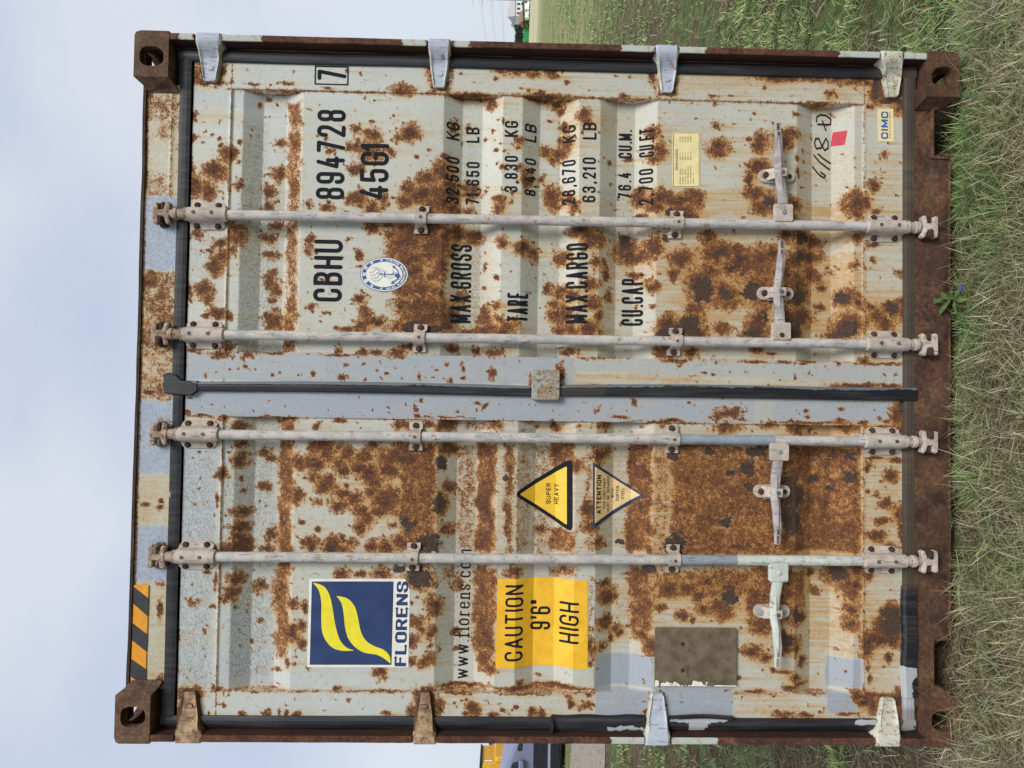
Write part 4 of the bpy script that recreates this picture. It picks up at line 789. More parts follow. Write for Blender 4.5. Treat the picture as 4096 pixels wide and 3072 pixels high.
for pl in stF:
    for e_, o_ in ((pl[0], pl[1]), (pl[-1], pl[-2])):
        if abs(e_[0] - o_[0]) < hL * .04: serifs.append([e_ - np.array([hL * .12, 0]), e_ + np.array([hL * .12, 0])])
        elif abs(e_[1] - o_[1]) < hL * .04: serifs.append([e_ - np.array([0, hL * .08]), e_ + np.array([0, hL * .08])])
sl_ = (P(1633, 2330, D0)[1] - P(1624, 2664, D0)[1]) / wL
tr = lambda L: [[np.array([ax_[0] + p[0], ax_[1] + p[1] + sl_ * p[0]]) for p in pl] for pl in L]
area(mb, (ax_[0] - .01, bx_[0] + .01, ax_[1] - .02, tpv + .01), .001, lambda U, V: np.maximum(strokes_field(tr(stF), U, V, hL * .15, hL * .075), strokes_field(tr(serifs), U, V, hL * .055)), door_depth, .0019, 1, BV)
mb.build('logo_sticker', [M['sticker_white'], M['navy'], M['logo_yellow']], DL, fixn=False)
px_text(DL, 'www.florens.com', 1806, 1869, 2731, 2206, .085, pen=(1.3, .8), cell=.0012, Xb2=1884, gap=.2)
mb = MB(); cb = [tuple(P(*q_, D0)) for q_ in ((2351, 2679), (2351, 2322), (1990, 2317), (1982, 2675))]
area(mb, bbq(cb, .02), .004, lambda U, V: poly_field(cb, U, V), door_depth, .0013, 0, BV)
add_text(mb, 'CAUTION', 2017, 2091, 2648, 2343, .0018, 1, .125, .0016); add_text(mb, "9'6\"", 2122, 2204, 2532, 2412, .0018, 1, .125, .0016); add_text(mb, 'HIGH', 2238, 2315, 2578, 2413, .0018, 1, .125, .0016)
mb.build('height_caution_sticker', [M['caution_yellow'], M['letter']], DL, fixn=False)
def tri(pts, r=0):
    p = [np.array(P(*q_, D0)) for q_ in pts]
    if r == 0: return [tuple(x) for x in p]
    out = []
    for i in range(3):
        a_, b_, c_ = p[i - 1], p[i], p[(i + 1) % 3]; e1 = (a_ - b_) / np.linalg.norm(a_ - b_); e2 = (c_ - b_) / np.linalg.norm(c_ - b_)
        for t in np.linspace(0, 1, 7): out.append(tuple((1 - t) ** 2 * (b_ + e1 * r) + 2 * t * (1 - t) * b_ + t * t * (b_ + e2 * r)))
    return out
mb = MB(); t1 = tri([(2052, 1978), (2291, 2136), (2291, 1832)], .03); t2 = tri([(2079, 1979), (2269, 2104), (2269, 1867)], .006)
area(mb, bbq(t1), .002, lambda U, V: poly_field(t1, U, V), door_depth, .0013, 0, BV); area(mb, bbq(t2), .002, lambda U, V: poly_field(t2, U, V), door_depth, .0018, 1, BV)
add_text(mb, 'SUPER', 2187, 2205, 2021, 1937, .0023, 0, .17); add_text(mb, 'HEAVY', 2219, 2237, 2022, 1940, .0023, 0, .17)
mb.build('super_heavy_sticker', [M['letter'], M['heavy_yellow']], DL, fixn=False)
mb = MB(); t1 = tri([(2584, 1987), (2372, 1849), (2372, 2117)]); t2 = tri([(2566, 1984), (2380, 1867), (2380, 2094)])
area(mb, bbq(t1), .002, lambda U, V: poly_field(t1, U, V), door_depth, .0013, 1, BV); area(mb, bbq(t2), .002, lambda U, V: poly_field(t2, U, V), door_depth, .0018, 0, BV)
for s, a_, b_, c_, d_, t in (('ATTENTION', 2386, 2406, 2058, 1902, .2), ('THIS CONTAINER', 2414, 2425, 2040, 1917, .15), ('MUST BE REPAIRED', 2431, 2442, 2050, 1908, .15), ('WITH', 2450, 2462, 1997, 1961, .15), ('CORTEN', 2470, 2483, 2010, 1950, .15), ('STEEL', 2492, 2504, 2003, 1955, .15)):
    add_text(mb, s, a_, b_, c_, d_, .0023, 2, t, .0009)
M['tri_blue'] = flat('dark_blue_label', (48, 54, 84), var=10, speck=(90, 76, 60), k=.4)
mb.build('attention_sticker', [M['dull_amber'], M['tri_blue'], M['letter']], DL, fixn=False)
mb = MB(); pl = [qz(868, 978, 'O'), qz(1547, 978, 'O'), qz(1540, 497, 'O'), qz(866, 500, 'O')]
pu0, pu1 = P(2780, 2743, D0)[0], P(2780, 2511, D0)[0]; pv0, pv1 = P(2945, 2630, D0)[1], P(2618, 2630, D0)[1]
mb.prism(rrect(pu0, pu1, pv0, pv1, .006, 2), D0 - .003, D0 + .006, .001)
fl = lambda U, V: D0 + .006 + 0 * U
L_ = []
for x, y0, y1 in ((2725, 2520, 2738), (2775, 2520, 2738), (2815, 2620, 2738), (2868, 2520, 2738)): L_.append(px_path([(x, y0), (x, y1)]))
for y, x0, x1 in ((2628, 2640, 2775), (2560, 2775, 2868), (2600, 2860, 2935)): L_.append(px_path([(x0, y), (x1, y)]))
for k in range(8): L_.append(px_path([(2855 + k * 11, 2560), (2855 + k * 11, 2615)]))
for k in range(7): L_.append(px_path([(2852 + k * 13, 2680), (2852 + k * 13, 2728)]))
L_.append(px_path([(2624, 2516), (2624, 2738), (2938, 2738), (2938, 2516), (2624, 2516)]))
area(mb, (pu0, pu1, pv0, pv1), .0012, lambda U, V: strokes_field(L_, U, V, .0006), fl, .0004, 1)
for s, x, y0, y1, h in (('APPROVED FOR TRANSPORT', 2645, 2712, 2540, 8), ('UNDER CUSTOMS SEAL', 2664, 2705, 2555, 8), ('CIMC', 2754, 2706, 2662, 12), ('CSC SAFETY APPROVAL', 2830, 2722, 2555, 9)):
    a_ = P(x, y0, D0); w = P(x, y1, D0)[0] - a_[0]; hh = P(x - h, y0, D0)[1] - a_[1]; st = [[p + np.array(a_) for p in q_] for q_ in layout(s, hh, w, .17 * hh)]
    area(mb, (a_[0] - .01, a_[0] + w + .01, a_[1] - .004, a_[1] + hh * 1.2), .0009, lambda U, V: strokes_field(st, U, V, .17 * hh / 2), fl, .0008, 2 if s == 'CIMC' else 1)
for x, y in ((2728, 2574), (2728, 2679)):
    u, v = P(x, y, D0); mb.m = 3; mb.cyl_d(u, v, D0 + .005, D0 + .010, .007, 12, b=.002)
M['plate_dark'] = flat('plate_dark_print', (58, 48, 42), var=8)
area(mb, (pu0 + .001, pu0 + .034, pv0 + .001, pv1 - .001), .0015, lambda U, V: np.minimum(pu0 + .055 * (fbm(U * 40 + 4, V * 55, 4) - .36) * sstep(pv0 + .04, pv0 + .10, V) - U + .004, np.minimum(U - pu0 - .0005, np.minimum(V - pv0 - .0005, pv1 - .0005 - V))), fl, .0012, 4)
mb.build('data_plate', [M['plate'], M['plate_line'], M['plate_dark'], M['bolt'], M['sticker_white']], DL, fixn=False)

# ================================================================== frame of the container
W_, H_, LEN = 2.438, 2.896, 12.19
DH = -.048      # header and sill face
hb = P(704, 345, DH)[1]; ht = 2.872
us = np.arange(.165, 2.273, .005); vs = np.concatenate([np.arange(hb - .02, ht, .005), [ht]])
U, V = np.meshgrid(us, vs); wob = (fbm(U * 2.3, 0 * U + 2, 3) - .5) * .014 * sstep(hb + .04, ht, V)
Vw = V + wob
F_ = fields(U, V, DH, base_stain=.12)
xh = lambda Y: P(640, Y, DH)[0]
def band(Y0, Y1, e=.006): a_, b_ = xh(Y1), xh(Y0); ww = (fbm(U * 40, V * 40, 3) - .5) * .03; return sstep(-e, e, np.minimum(U + ww - a_, b_ - U - ww))
F_['patch'] = np.maximum.reduce([band(785, 1080), band(1602, 1898), band(2105, 2328)])
tanb = np.maximum.reduce([band(1080, 1602), band(1898, 2105), band(2328, 2760), band(345, 790) * .8])
F_['stain'] = np.clip(np.maximum(tanb * (.35 + .5 * fbm(U * 7, V * 30, 3)), 0.05) * (1 - .8 * F_['patch']), 0, 1)
rust = band(1080, 1400) * (.25 + .62 * fbm(U * 36, V * 30, 3)) ; rust = np.maximum(rust, band(1400, 1602) * (.12 + .6 * fbm(U * 40, V * 34, 3)))
rust = np.maximum(rust, band(345, 790) * (.05 + .7 * fbm(U * 30, V * 22 + 5, 3)) * sstep(.4, .6, fbm(U * 12, V * 10, 2)))
for x, y, rx, ry in ((640, 2030, 14, 12), (645, 2005, 10, 10), (580, 2018, 22, 10), (640, 2440, 12, 40), (540, 2600, 12, 30), (640, 2730, 18, 28), (600, 1130, 40, 20), (690, 1690, 20, 14), (640, 1680, 18, 14), (590, 1570, 30, 10), (640, 2330, 16, 12), (600, 380, 14, 16)):
    cu, cv = P(x, y, DH); rr = np.hypot((U - cu) / (ry / 1130), (V - cv) / (rx / 1130)) + (fbm(U * 60, V * 60, 3) - .5) * .8; rust = np.maximum(rust, np.clip(1.3 - .8 * rr, 0, 1))
edge = sstep(ht - .018, ht - .004, V) * (.35 + .5 * fbm(U * 14, V * 3, 3)); rust = np.maximum(rust, edge * (1 - .3 * F_['patch']))
seam = np.exp(-((V - P(686, 600, DH)[1]) / .004) ** 2) * (U > xh(790)) ; rust = np.maximum(rust, seam * .62)
F_['rust'] = rust * (1 - .6 * F_['patch'] * (edge < .1)); F_['dark'] = F_['dark'] * 0 + sstep(ht - .006, ht, V) * .5; F_['crack'] = np.maximum(F_['patch'] * .6, .25)
hd = DH + (fbm(U * 6, V * 8, 3) - .5) * .004 + .0035 * seam
grid_mesh('header_beam', U, Vw, hd, M['header'], box_root, F_)
# hazard stripe sticker on the header
mb = MB(); hq = [tuple(P(*q_, DH)) for q_ in ((583, 2748), (596, 2339), (537, 2339), (524, 2748))]
hdep = lambda U, V: DH + .003 + 0 * U
area(mb, bbq(hq), .003, lambda U, V: poly_field(hq, U, V), hdep, .0004, 0)
wS = hq[1][0] - hq[0][0]; hS = hq[3][1] - hq[0][1]
for ta, tb, ba, bb2 in ((10, 150, 112, 262), (312, 456, 412, 556), (612, 758, 700, 842)):
    q_ = lambda f: hq[1][0] - wS * f / 848
    st = [(q_(bb2), hq[0][1] - .002), (q_(ba), hq[0][1] - .002), (q_(ta), hq[3][1] + .002), (q_(tb), hq[3][1] + .002)]
    area(mb, bbq(st), .002, lambda U, V: np.minimum(poly_field(st, U, V), poly_field(hq, U, V) + .0005), hdep, .0009, 1)
M['stripe_black'] = flat('black_reflective', (52, 54, 58), var=12)
o = mb.build('hazard_stripe_sticker', [M['orange'], M['stripe_black']], box_root, fixn=False)
# roof lip, roof, floor, walls
mb = MB(); n = 60
for k in range(n):
    u0 = .06 + (W_ - .12) * k / n; u1 = .06 + (W_ - .12) * (k + 1) / n
    w0, w1 = [(fbm(x * 2.3, 2.0, 3) - .5) * .014 for x in (u0, u1)]
    mb.add([(u0, ht + w0 - .001, DH + .007), (u1, ht + w1 - .001, DH + .007), (u1, ht + w1 + .009, DH + .007), (u0, ht + w0 + .009, DH + .007), (u0, ht + w0 - .001, DH - .03), (u1, ht + w1 - .001, DH - .03), (u1, ht + w1 + .009, DH - .03), (u0, ht + w0 + .009, DH - .03)],
           [(0, 1, 2, 3), (3, 2, 6, 7), (0, 4, 5, 1)])
mb.build('roof_lip', M['roof'], box_root)
def wall_grid(name, side):
    ys = np.arange(.20, LEN - .1, .02); zz = np.array([.16, 2.80]); ph = (ys % .278) / .278
    off = np.interp(ph, [0, .25, .5, .75, 1], [0, 0, .036, .036, 0]); U_, V_ = [], []
    x = (W_ - .004 - off) if side > 0 else (.004 + off)
    me = MB()
    for k in range(len(ys) - 1): me.add([(x[k], zz[0], -ys[k]), (x[k + 1], zz[0], -ys[k + 1]), (x[k + 1], zz[1], -ys[k + 1]), (x[k], zz[1], -ys[k])], [(0, 1, 2, 3)])
    me.box(W_ - .09 if side > 0 else .03, W_ - .03 if side > 0 else .09, .05, .17, -LEN + .1, -.19); me.box(W_ - .07 if side > 0 else .004, W_ - .004 if side > 0 else .07, 2.80, 2.868, -LEN + .1, -.19)
    return me.build(name, M['side'], box_root)
wall_grid('side_wall', 1); wall_grid('side_wall', -1)
mb = MB(); mb.box(.02, W_ - .02, 2.866, 2.874, -LEN + .02, -.19); mb.box(.17, W_ - .17, 2.862, 2.866, -.19, -.06); mb.build('roof', M['roof'], box_root)
mb = MB(); mb.box(.05, W_ - .05, .06, .16, -LEN + .1, -.14); mb.box(.03, W_ - .03, .17, 2.86, -LEN + .02, -LEN + .06); mb.box(.06, W_ - .06, .18, 2.76, -.30, -.29); mb.build('floor', M['void'], box_root)  # floor, end wall and inner sheet in near-black: unlit interior put into colour
# corner castings
def casting(cu, cv, top, parent):
    """cu,cv outer corner"""
    su = 1 if cu > 1 else -1; sv = 1 if top else -1; mb = MB()
    ui, vi = cu - su * .162, cv - sv * .118; T = .027
    ub, vb_ = (min(cu, ui), max(cu, ui)), (min(cv, vi), max(cv, vi))
    hc = (cu - su * .089, cv - sv * .0605); a_, b_ = .0345, .0415; n = 40; hole = []
    for i in range(n):
        t = 2 * math.pi * i / n + .05; c, s = math.cos(t), math.sin(t); e = 2 / 3.0
        x = math.copysign(abs(c) ** e, c) * a_; y = math.copysign(abs(s) ** e, s) * b_
        if y * sv < -.012: x *= 1 - .25 * (abs(y) - .012) / .03 * (1 if x * su > 0 else .3)
        hole.append((hc[0] + x, hc[1] + y))
    mb.plate_hole((*ub, *vb_), hole, -T, 0, (0, 1, 2), rc=(cu, cv, .018))
    # top/bottom face with long aperture, outer side face with aperture
    ho = [(hc[0] + .042 * math.copysign(abs(math.cos(t)) ** .7, math.cos(t)), -.098 + .066 * math.copysign(abs(math.sin(t)) ** .7, math.sin(t))) for t in np.linspace(.04, 2 * math.pi + .04, 40, endpoint=False)]
    v0, v1 = sorted((cv, cv - sv * T)); ut_ = (ui, cu - su * .014); ut_ = (min(ut_), max(ut_)); mb.plate_hole((*ut_, -.178, -T), ho, v0, v1, (0, 2, 1))
    hs = [(cv - sv * .0635 + .031 * math.copysign(abs(math.cos(t)) ** .7, math.cos(t)), -.104 + .055 * math.copysign(abs(math.sin(t)) ** .7, math.sin(t))) for t in np.linspace(.04, 2 * math.pi + .04, 40, endpoint=False)]
    va, vb2 = sorted((cv - sv * T, vi)); mb.prism([(cu - su * (.016 - .0155 * math.cos(t)), cv - sv * (.016 - .0155 * math.sin(t))) for t in np.linspace(-.1, math.pi / 2 + .1, 8)] + [(cu - su * .024, cv - sv * .024)], -.178, -T + .001)
    u0, u1 = sorted((cu, cu - su * T)); mb.plate_hole((va, vb2, -.178, -T), hs, u0, u1, (1, 2, 0))
    u0, u1 = sorted((ui, ui + su * .02)); mb.box(u0, u1, va, vb2, -.178, -T)          # inner side
    u0, u1 = sorted((ui + su * .02, cu - su * T)); v0, v1 = sorted((vi, vi + sv * .02)); mb.box(u0, u1, v0, v1, -.178, -T)
    mb.box(u0, u1, min(vi + sv * .02, cv - sv * T), max(vi + sv * .02, cv - sv * T), -.178, -.16)
    # welded gusset that runs down to the header / sill
    if top:
        g = [(ui, cv - sv * .006), (ui - su * .034, cv - sv * .034), (ui - su * .034, vi - sv * .018), (ui - su * .016, vi - sv * .012), (ui, vi)]
        dd = [-.001, DH + .006, DH + .006, DH + .012, -.001]
    else:
        g = [(ui, cv - sv * .004), (ui - su * .03, cv - sv * .05), (ui - su * .03, vi - sv * .02), (ui, vi)]
        dd = [-.001, DH + .006, DH + .006, -.001]
    nn = len(g); mb.add([(x, y, d) for (x, y), d in zip(g, dd)] + [(x, y, -.14) for x, y in g], [tuple(range(nn))] + [(i, (i + 1) % nn, nn + (i + 1) % nn, nn + i) for i in range(nn)])
    o = mb.build('corner_casting', M['casting' if top else 'casting_low'], parent)
    return o
for cu in (0, W_):
    for top in (1, 0): casting(cu, H_ if top else 0.0, top, box_root)
# hinges and posts
HM = {'R': ['hinge_grey', 'hinge_grey', 'hinge_grey', 'hinge_white'], 'L': ['hinge_rust', 'hinge_rust', 'hinge_grey', 'hinge_white']}
def hinge(X0, X1, Yp, Yt, su, mats, parent):
    up = W_ - .0015 if su > 0 else .0015
    vc0 = (P(X0, Yp, 0)[1] + P(X1, Yp, 0)[1]) / 2; hw = (P(X0, Yp, 0)[1] - P(X1, Yp, 0)[1]) / 2
    xt = (X0 + X1) / 2 + (8 if X0 < 1500 else 0); ut, vt = P(xt, Yt, -.040); L = abs(ut - up); n = 26; m_ = 13
    us_ = []; top = []; mb = MB(); vs_ = []
    for i in range(n):
        s = i / (n - 1); x = s * L
        d = -.002 - .040 * sstep(.018, .075, x) + .004 * math.exp(-((x - .055) / .02) ** 2)
        w = hw * (1 - .13 * sstep(.025, .05, x) - .30 * sstep(.06, L, x)); w *= math.sqrt(max(0, 1 - max(0, (s - .93) / .07) ** 2 * .45))
        vc = vc0 + (vt - vc0) * sstep(.01, .08, x)
        for j in range(m_):
            t = -1 + 2 * j / (m_ - 1); rim = .0055 * math.exp(-((abs(t) - .86) / .10) ** 2) * sstep(.03, .06, x) * sstep(1.0, .93, s)
            drop = -.006 * max(0, (abs(t) - .9) / .1) ** 2
            vs_.append((up - su * x, vc + t * w, d + rim + drop))
    fs = [(i * m_ + j, i * m_ + j + 1, (i + 1) * m_ + j + 1, (i + 1) * m_ + j) for i in range(n - 1) for j in range(m_ - 1)]
    b = [j for j in range(m_)] + [i * m_ + m_ - 1 for i in range(1, n)] + [(n - 1) * m_ + j for j in range(m_ - 2, -1, -1)] + [i * m_ for i in range(n - 2, 0, -1)]
    k0 = len(vs_); cc = np.mean(np.array(vs_)[:, :2], axis=0)
    for q_ in b:
        p = vs_[q_]; vs_.append((p[0], p[1] + (p[1] - cc[1]) * .04, min(p[2] - .012, D0 - .004)))
    nb = len(b)
    MI = [1 if (k_ % (m_ - 1)) in (0, m_ - 2) and k_ // (m_ - 1) > 5 else 0 for k_ in range((n - 1) * (m_ - 1))]
    mb.add(vs_, fs + [(b[i], b[(i + 1) % nb], k0 + (i + 1) % nb, k0 + i) for i in range(nb)])
    mb.mi = [MI[k_] if k_ < len(MI) else 1 for k_ in range(len(mb.f))]; mb.m = 0
    # raised oval foundry mark
    uc = up - su * L * .70; dd = -.0375 + .004 * math.exp(-((L * .70 - .055) / .02) ** 2)
    mb.m = 1; mb.prism([(uc + .0085 * math.cos(t), vt + (vc0 - vt) * .08 + .0125 * math.sin(t)) for t in np.linspace(0, 2 * math.pi, 16, endpoint=False)], dd - .006, dd - .0015, .001)
    mb.m = 0; mb.prism([(uc + .0060 * math.cos(t), vt + (vc0 - vt) * .08 + .0100 * math.sin(t)) for t in np.linspace(0, 2 * math.pi, 16, endpoint=False)], dd - .006, dd - .0008, .0003)
    o = mb.build('hinge', mats, parent, smooth=True)
    pn = MB(); v1, v0 = P(X0, Yp, 0)[1], P(X1, Yp, 0)[1]; pn.lathe_v(W_ / 2 + su * (W_ / 2 - .012), -.016, [(v0 - .008, .009), (v1 + .008, .009)], 10); pn.build('hinge_pin', M['bolt'], o)
    # pad, with rust crusting round it
    return o
def post(side):
    su = 1 if side == 'R' else -1; H_list = HR if side == 'R' else HLf
    u_out = W_ - .0035 if su > 0 else .0035; u_in = u_out - su * .0245; Yp = 150 if su > 0 else 2960
    segs = []; prev = H_ - .118
    for (x0, x1, yp, yt) in H_list:
        segs.append((P(x0, yp, 0)[1] + .0035, prev)); prev = P(x1, yp, 0)[1] - .0035
    segs.append((.118, prev))
    vsA = []; dA = []
    for v0, v1 in segs:
        if v1 - v0 < .02: continue
        vs_ = np.arange(v0, v1, .006); vs_ = np.append(vs_, v1); prof = [(0, -.016), (.001, -.005), (.003, -.0022), (.012, -.0015), (.0225, -.002), (.0242, -.004), (.0245, -.005), (.0245, -.034), (.0245, -.062)]
        U_ = np.array([[u_out - su * p[0] + (vnoise(v * 30, 1.5) - .5) * .0015 for p in prof] for v in vs_]); D_ = np.array([[p[1] for p in prof] for _ in vs_]); V_ = np.repeat(vs_[:, None], len(prof), 1)
        yield U_, V_, D_, segs
PP = {'R': [(712, 776), (884, 1045), (1608, 1708), (1815, 1877), (2487, 2617), (2717, 2827), (3355, 3525), (3618, 3720)], 'L': [(2447, 2587), (2690, 2873), (3560, 3600)]}
for side in 'RL':
    su = 1 if side == 'R' else -1; allU = list(post(side)); mbp = MB(); pat = []
    for U_, V_, D_, segs in allU:
        nv, nu = U_.shape; k0 = len(mbp.v)
        mbp.add([(U_[j, i], V_[j, i], D_[j, i]) for j in range(nv) for i in range(nu)], [(j * nu + i, j * nu + i + 1, (j + 1) * nu + i + 1, (j + 1) * nu + i) for j in range(nv - 1) for i in range(nu - 1)])
        # end caps
        for j in (0, nv - 1): mbp.add([(U_[j, i], V_[j, i], D_[j, i]) for i in range(nu)] + [(U_[j, 0], V_[j, 0], -.062)], [tuple(range(nu + 1))])
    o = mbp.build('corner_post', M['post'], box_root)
    co = np.array([(v.co.x, v.co.z) for v in o.data.vertices]); a = np.zeros(len(co)); Yp = 150 if su > 0 else 2960
    for x0, x1 in PP[side]:
        v1, v0 = P(x0, Yp, 0)[1], P(x1, Yp, 0)[1]; a = np.maximum(a, sstep(-.022, .022, np.minimum(co[:, 1] - v0, v1 - co[:, 1])))
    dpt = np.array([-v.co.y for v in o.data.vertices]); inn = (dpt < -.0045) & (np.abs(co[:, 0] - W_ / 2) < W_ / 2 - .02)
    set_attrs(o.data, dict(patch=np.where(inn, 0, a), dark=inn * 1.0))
    mb = MB(); ub = sorted((W_ / 2 + su * (W_ / 2 - .0035), W_ / 2 + su * (W_ / 2 - .09)))
    mb.box(ub[0], ub[1], .118, H_ - .118, -.16, -.064); mb.build('corner_post', M['post'], box_root)
    for k, hq_ in enumerate(HR if side == 'R' else HLf): hinge(*hq_, su, [M[HM[side][k]], M['hinge_edge' if HM[side][k] == 'hinge_rust' else 'hinge_white']], box_root)
# sill
st_ = P(3667, 1000, DH)[1]; sb = P(3789, 1000, DH)[1]; nt_ = P(3728, 600, DH)[1]
n1 = (P(3750, 622, DH)[0], P(3750, 424, DH)[0]); n2 = (P(3750, 2759, DH)[0], P(3750, 2564, DH)[0])
def sheet_piece(name, u0, u1, v0, v1, mat, holes=(), ds=DH):
    us = np.unique(np.round(np.append(np.arange(u0, u1, .006), u1), 5)); vs = np.unique(np.round(np.append(np.arange(v0, v1, .006), v1), 5))
    U, V = np.meshgrid(us, vs); f = dict(rust=.30 + .52 * fbm(U * 13, V * 18, 4), stain=.35 + .6 * fbm(U * 9, V * 4, 3), patch=0 * U, dark=sstep(.5, .8, fbm(U * 14, V * 20, 4)) * .9 + .35 * sstep(v0 + .06, v0, V), crack=0 * U)
    f['rust'] = np.maximum(f['rust'], sstep(v0 + .05, v0, V) * .75)
    lo = sstep(1.0, .25, U); f['rust'] = f['rust'] - .10 * lo * (V > v0 + .05)
    # drips of white paint near the left end
    return U, V, f
U, V, f = sheet_piece('s', .12, 2.32, sb - .012, st_ + .012, None)
mbs = MB(); D_ = DH + (fbm(U * 9, V * 12, 3) - .5) * .005
keepc = ~(((V < nt_) & (((U > n1[0]) & (U < n1[1])) | ((U > n2[0]) & (U < n2[1])))))
nv, nu = U.shape; idx = np.arange(nv * nu).reshape(nv, nu); fs = [(int(idx[j, i]), int(idx[j, i + 1]), int(idx[j + 1, i + 1]), int(idx[j + 1, i])) for j in range(nv - 1) for i in range(nu - 1) if keepc[j, i] and keepc[j + 1, i + 1]]
mbs.add([(U[j, i], V[j, i], D_[j, i]) for j in range(nv) for i in range(nu)], fs)
o = mbs.build('sill_beam', M['sill'], box_root, fixn=False); set_attrs(o.data, f)
mb = MB()
for (a_, b_) in (n1, n2):
    mb.box(a_ - .012, b_ + .012, nt_ - .004, nt_ + .006, -.16, DH + .007, .001); mb.box(a_ - .014, a_ - .002, sb, nt_, -.16, DH + .005); mb.box(b_ + .002, b_ + .014, sb, nt_, -.16, DH + .005)
mb.box(n2[1] + .02, n1[0] - .02, sb - .012, sb - .002, -.12, DH + .001); mb.build('sill_notch_lip', M['casting_low'], box_root)

# ---------------- rubber seals
def strip(mb, pts, prof, nrm='u'):
    """extrude a (across, depth) profile along straight line pts=[(u,v),(u,v)]; across runs along nrm"""
    n = len(prof)
    m_ = len(pts); vs_ = []
    for (u, v) in pts:
        for a_, d in prof: vs_.append((u + a_, v, d) if nrm == 'u' else (u, v + a_, d))
    mb.add(vs_, [(k * n + i, k * n + i + 1, (k + 1) * n + i + 1, (k + 1) * n + i) for k in range(m_ - 1) for i in range(n - 1)])
DG = -.044
profV = [(-.024, DG - .022), (-.0235, DG - .004), (-.019, DG - .001), (-.010, DG + .0015), (.0, DG + .002), (.008, DG + .0005), (.0155, DG - .003), (.0205, DG - .007), (.0235, DG - .012), (.024, DG - .022)]
profH = [(-.025, DG - .022), (-.0245, DG - .003), (-.012, DG), (-.0118, DG - .002), (.002, DG - .001), (.0022, DG - .003), (.014, DG - .003), (.0142, DG - .006), (.0235, DG - .008), (.024, DG - .022)]
vtg = (P(706, 345, DG)[1] + P(764, 345, DG)[1]) / 2; vbg = (P(3619, 1000, DG)[1] + P(3668, 1000, DG)[1]) / 2
ugR = (P(1200, 200, DG)[0] + P(1200, 253, DG)[0]) / 2; ugL = (P(1200, 2870, DG)[0] + P(1200, 2922, DG)[0]) / 2
def seal(parent, side):
    mb = MB(); su = 1 if side == 'R' else -1; uo = ugR if side == 'R' else ugL; uc = 1.225 if side == 'R' else 1.196
    vv = np.linspace(vbg - .02, vtg + .02, 90); strip(mb, [(uo + (fbm(v * 3, 4.0, 2) - .5) * .003, v) for v in vv], [(a_ * su, d) for a_, d in profV])
    ulo, uhi = sorted((uo + su * .004, uc)); uu = np.linspace(ulo, uhi, 60)
    strip(mb, [(u, vtg + (fbm(u * 4, 9.0, 2) - .5) * .002) for u in uu], profH, 'v')
    strip(mb, [(u, vbg + (fbm(u * 4, 19.0, 2) - .5) * .002) for u in uu], profH[::-1] if 0 else [(-a_, d) for a_, d in profH], 'v')
    if side == 'L': # later repair pieces of loose black rubber over the old seal
        a_ = P(2207, 2900, DG)[1]; b_ = P(2580, 2900, DG)[1]; strip(mb, [(uo + .002 + .002 * math.sin(v * 40), v) for v in np.linspace(b_, a_, 24)], [(-.030, DG - .01), (-.026, DG + .004), (-.010, DG + .007), (.010, DG + .007), (.026, DG + .003), (.031, DG - .01)])
        mb.lathe_v(uo, DG - .002, [(a_ - .006, .024), (a_ - .003, .030), (a_ + .004, .030), (a_ + .007, .022)], 14)
        a_ = P(2672, 2872, DG)[1]; b_ = P(2932, 2872, DG)[1]; strip(mb, [(uo + .030 + .003 * math.sin(v * 23), v) for v in np.linspace(b_, a_, 24)], [(-.006, DG), (-.004, DG + .008), (.004, DG + .009), (.008, DG)])
        u0 = P(3640, 2345, DG)[0]; u1 = P(3640, 2790, DG)[0]; strip(mb, [(u, vbg + .002 * math.sin(u * 30)) for u in np.linspace(u1, u0, 24)], [(-.029, DG - .012), (-.022, DG + .004), (.018, DG + .006), (.026, DG + .002), (.030, DG - .01)], 'v')
    o = mb.build('rubber_seal', M['rubber'], parent, fixn=False)
    co = np.array([(v.co.x, v.co.z) for v in o.data.vertices]); U_, V_ = co[:, 0], co[:, 1]
    st = sstep(.32, .2, V_) * .7 * (.5 + .8 * vnoise(U_ * 6, V_ * 9)); 
    if side == 'L': st = st * (1 - sstep(P(3640, 2350, DG)[0], P(3640, 2345, DG)[0] - .02, U_) * sstep(.1, .12, U_))
    pa = np.zeros(len(U_))
    if side == 'L':
        for x0, x1, y0, y1, s in ((2400, 2440, 2875, 2885, .9), (2425, 2580, 2905, 2925, .8), (2680, 2925, 2875, 2892, .95), (2760, 2830, 2890, 2925, .8), (3430, 3500, 2880, 2900, .9), (3600, 3665, 2665, 2925, .95)):
            c0, c1 = P(x1, y1, DG), P(x0, y0, DG); pa = np.maximum(pa, s * sstep(-.004, .004, np.minimum(np.minimum(U_ - c0[0], c1[0] - U_), np.minimum(V_ - c0[1], c1[1] - V_))))
    else:
        pa = .16 + 0 * U_
    set_attrs(o.data, dict(patch=pa, stain=st)); return o
seal(DR, 'R'); seal(DL, 'L')
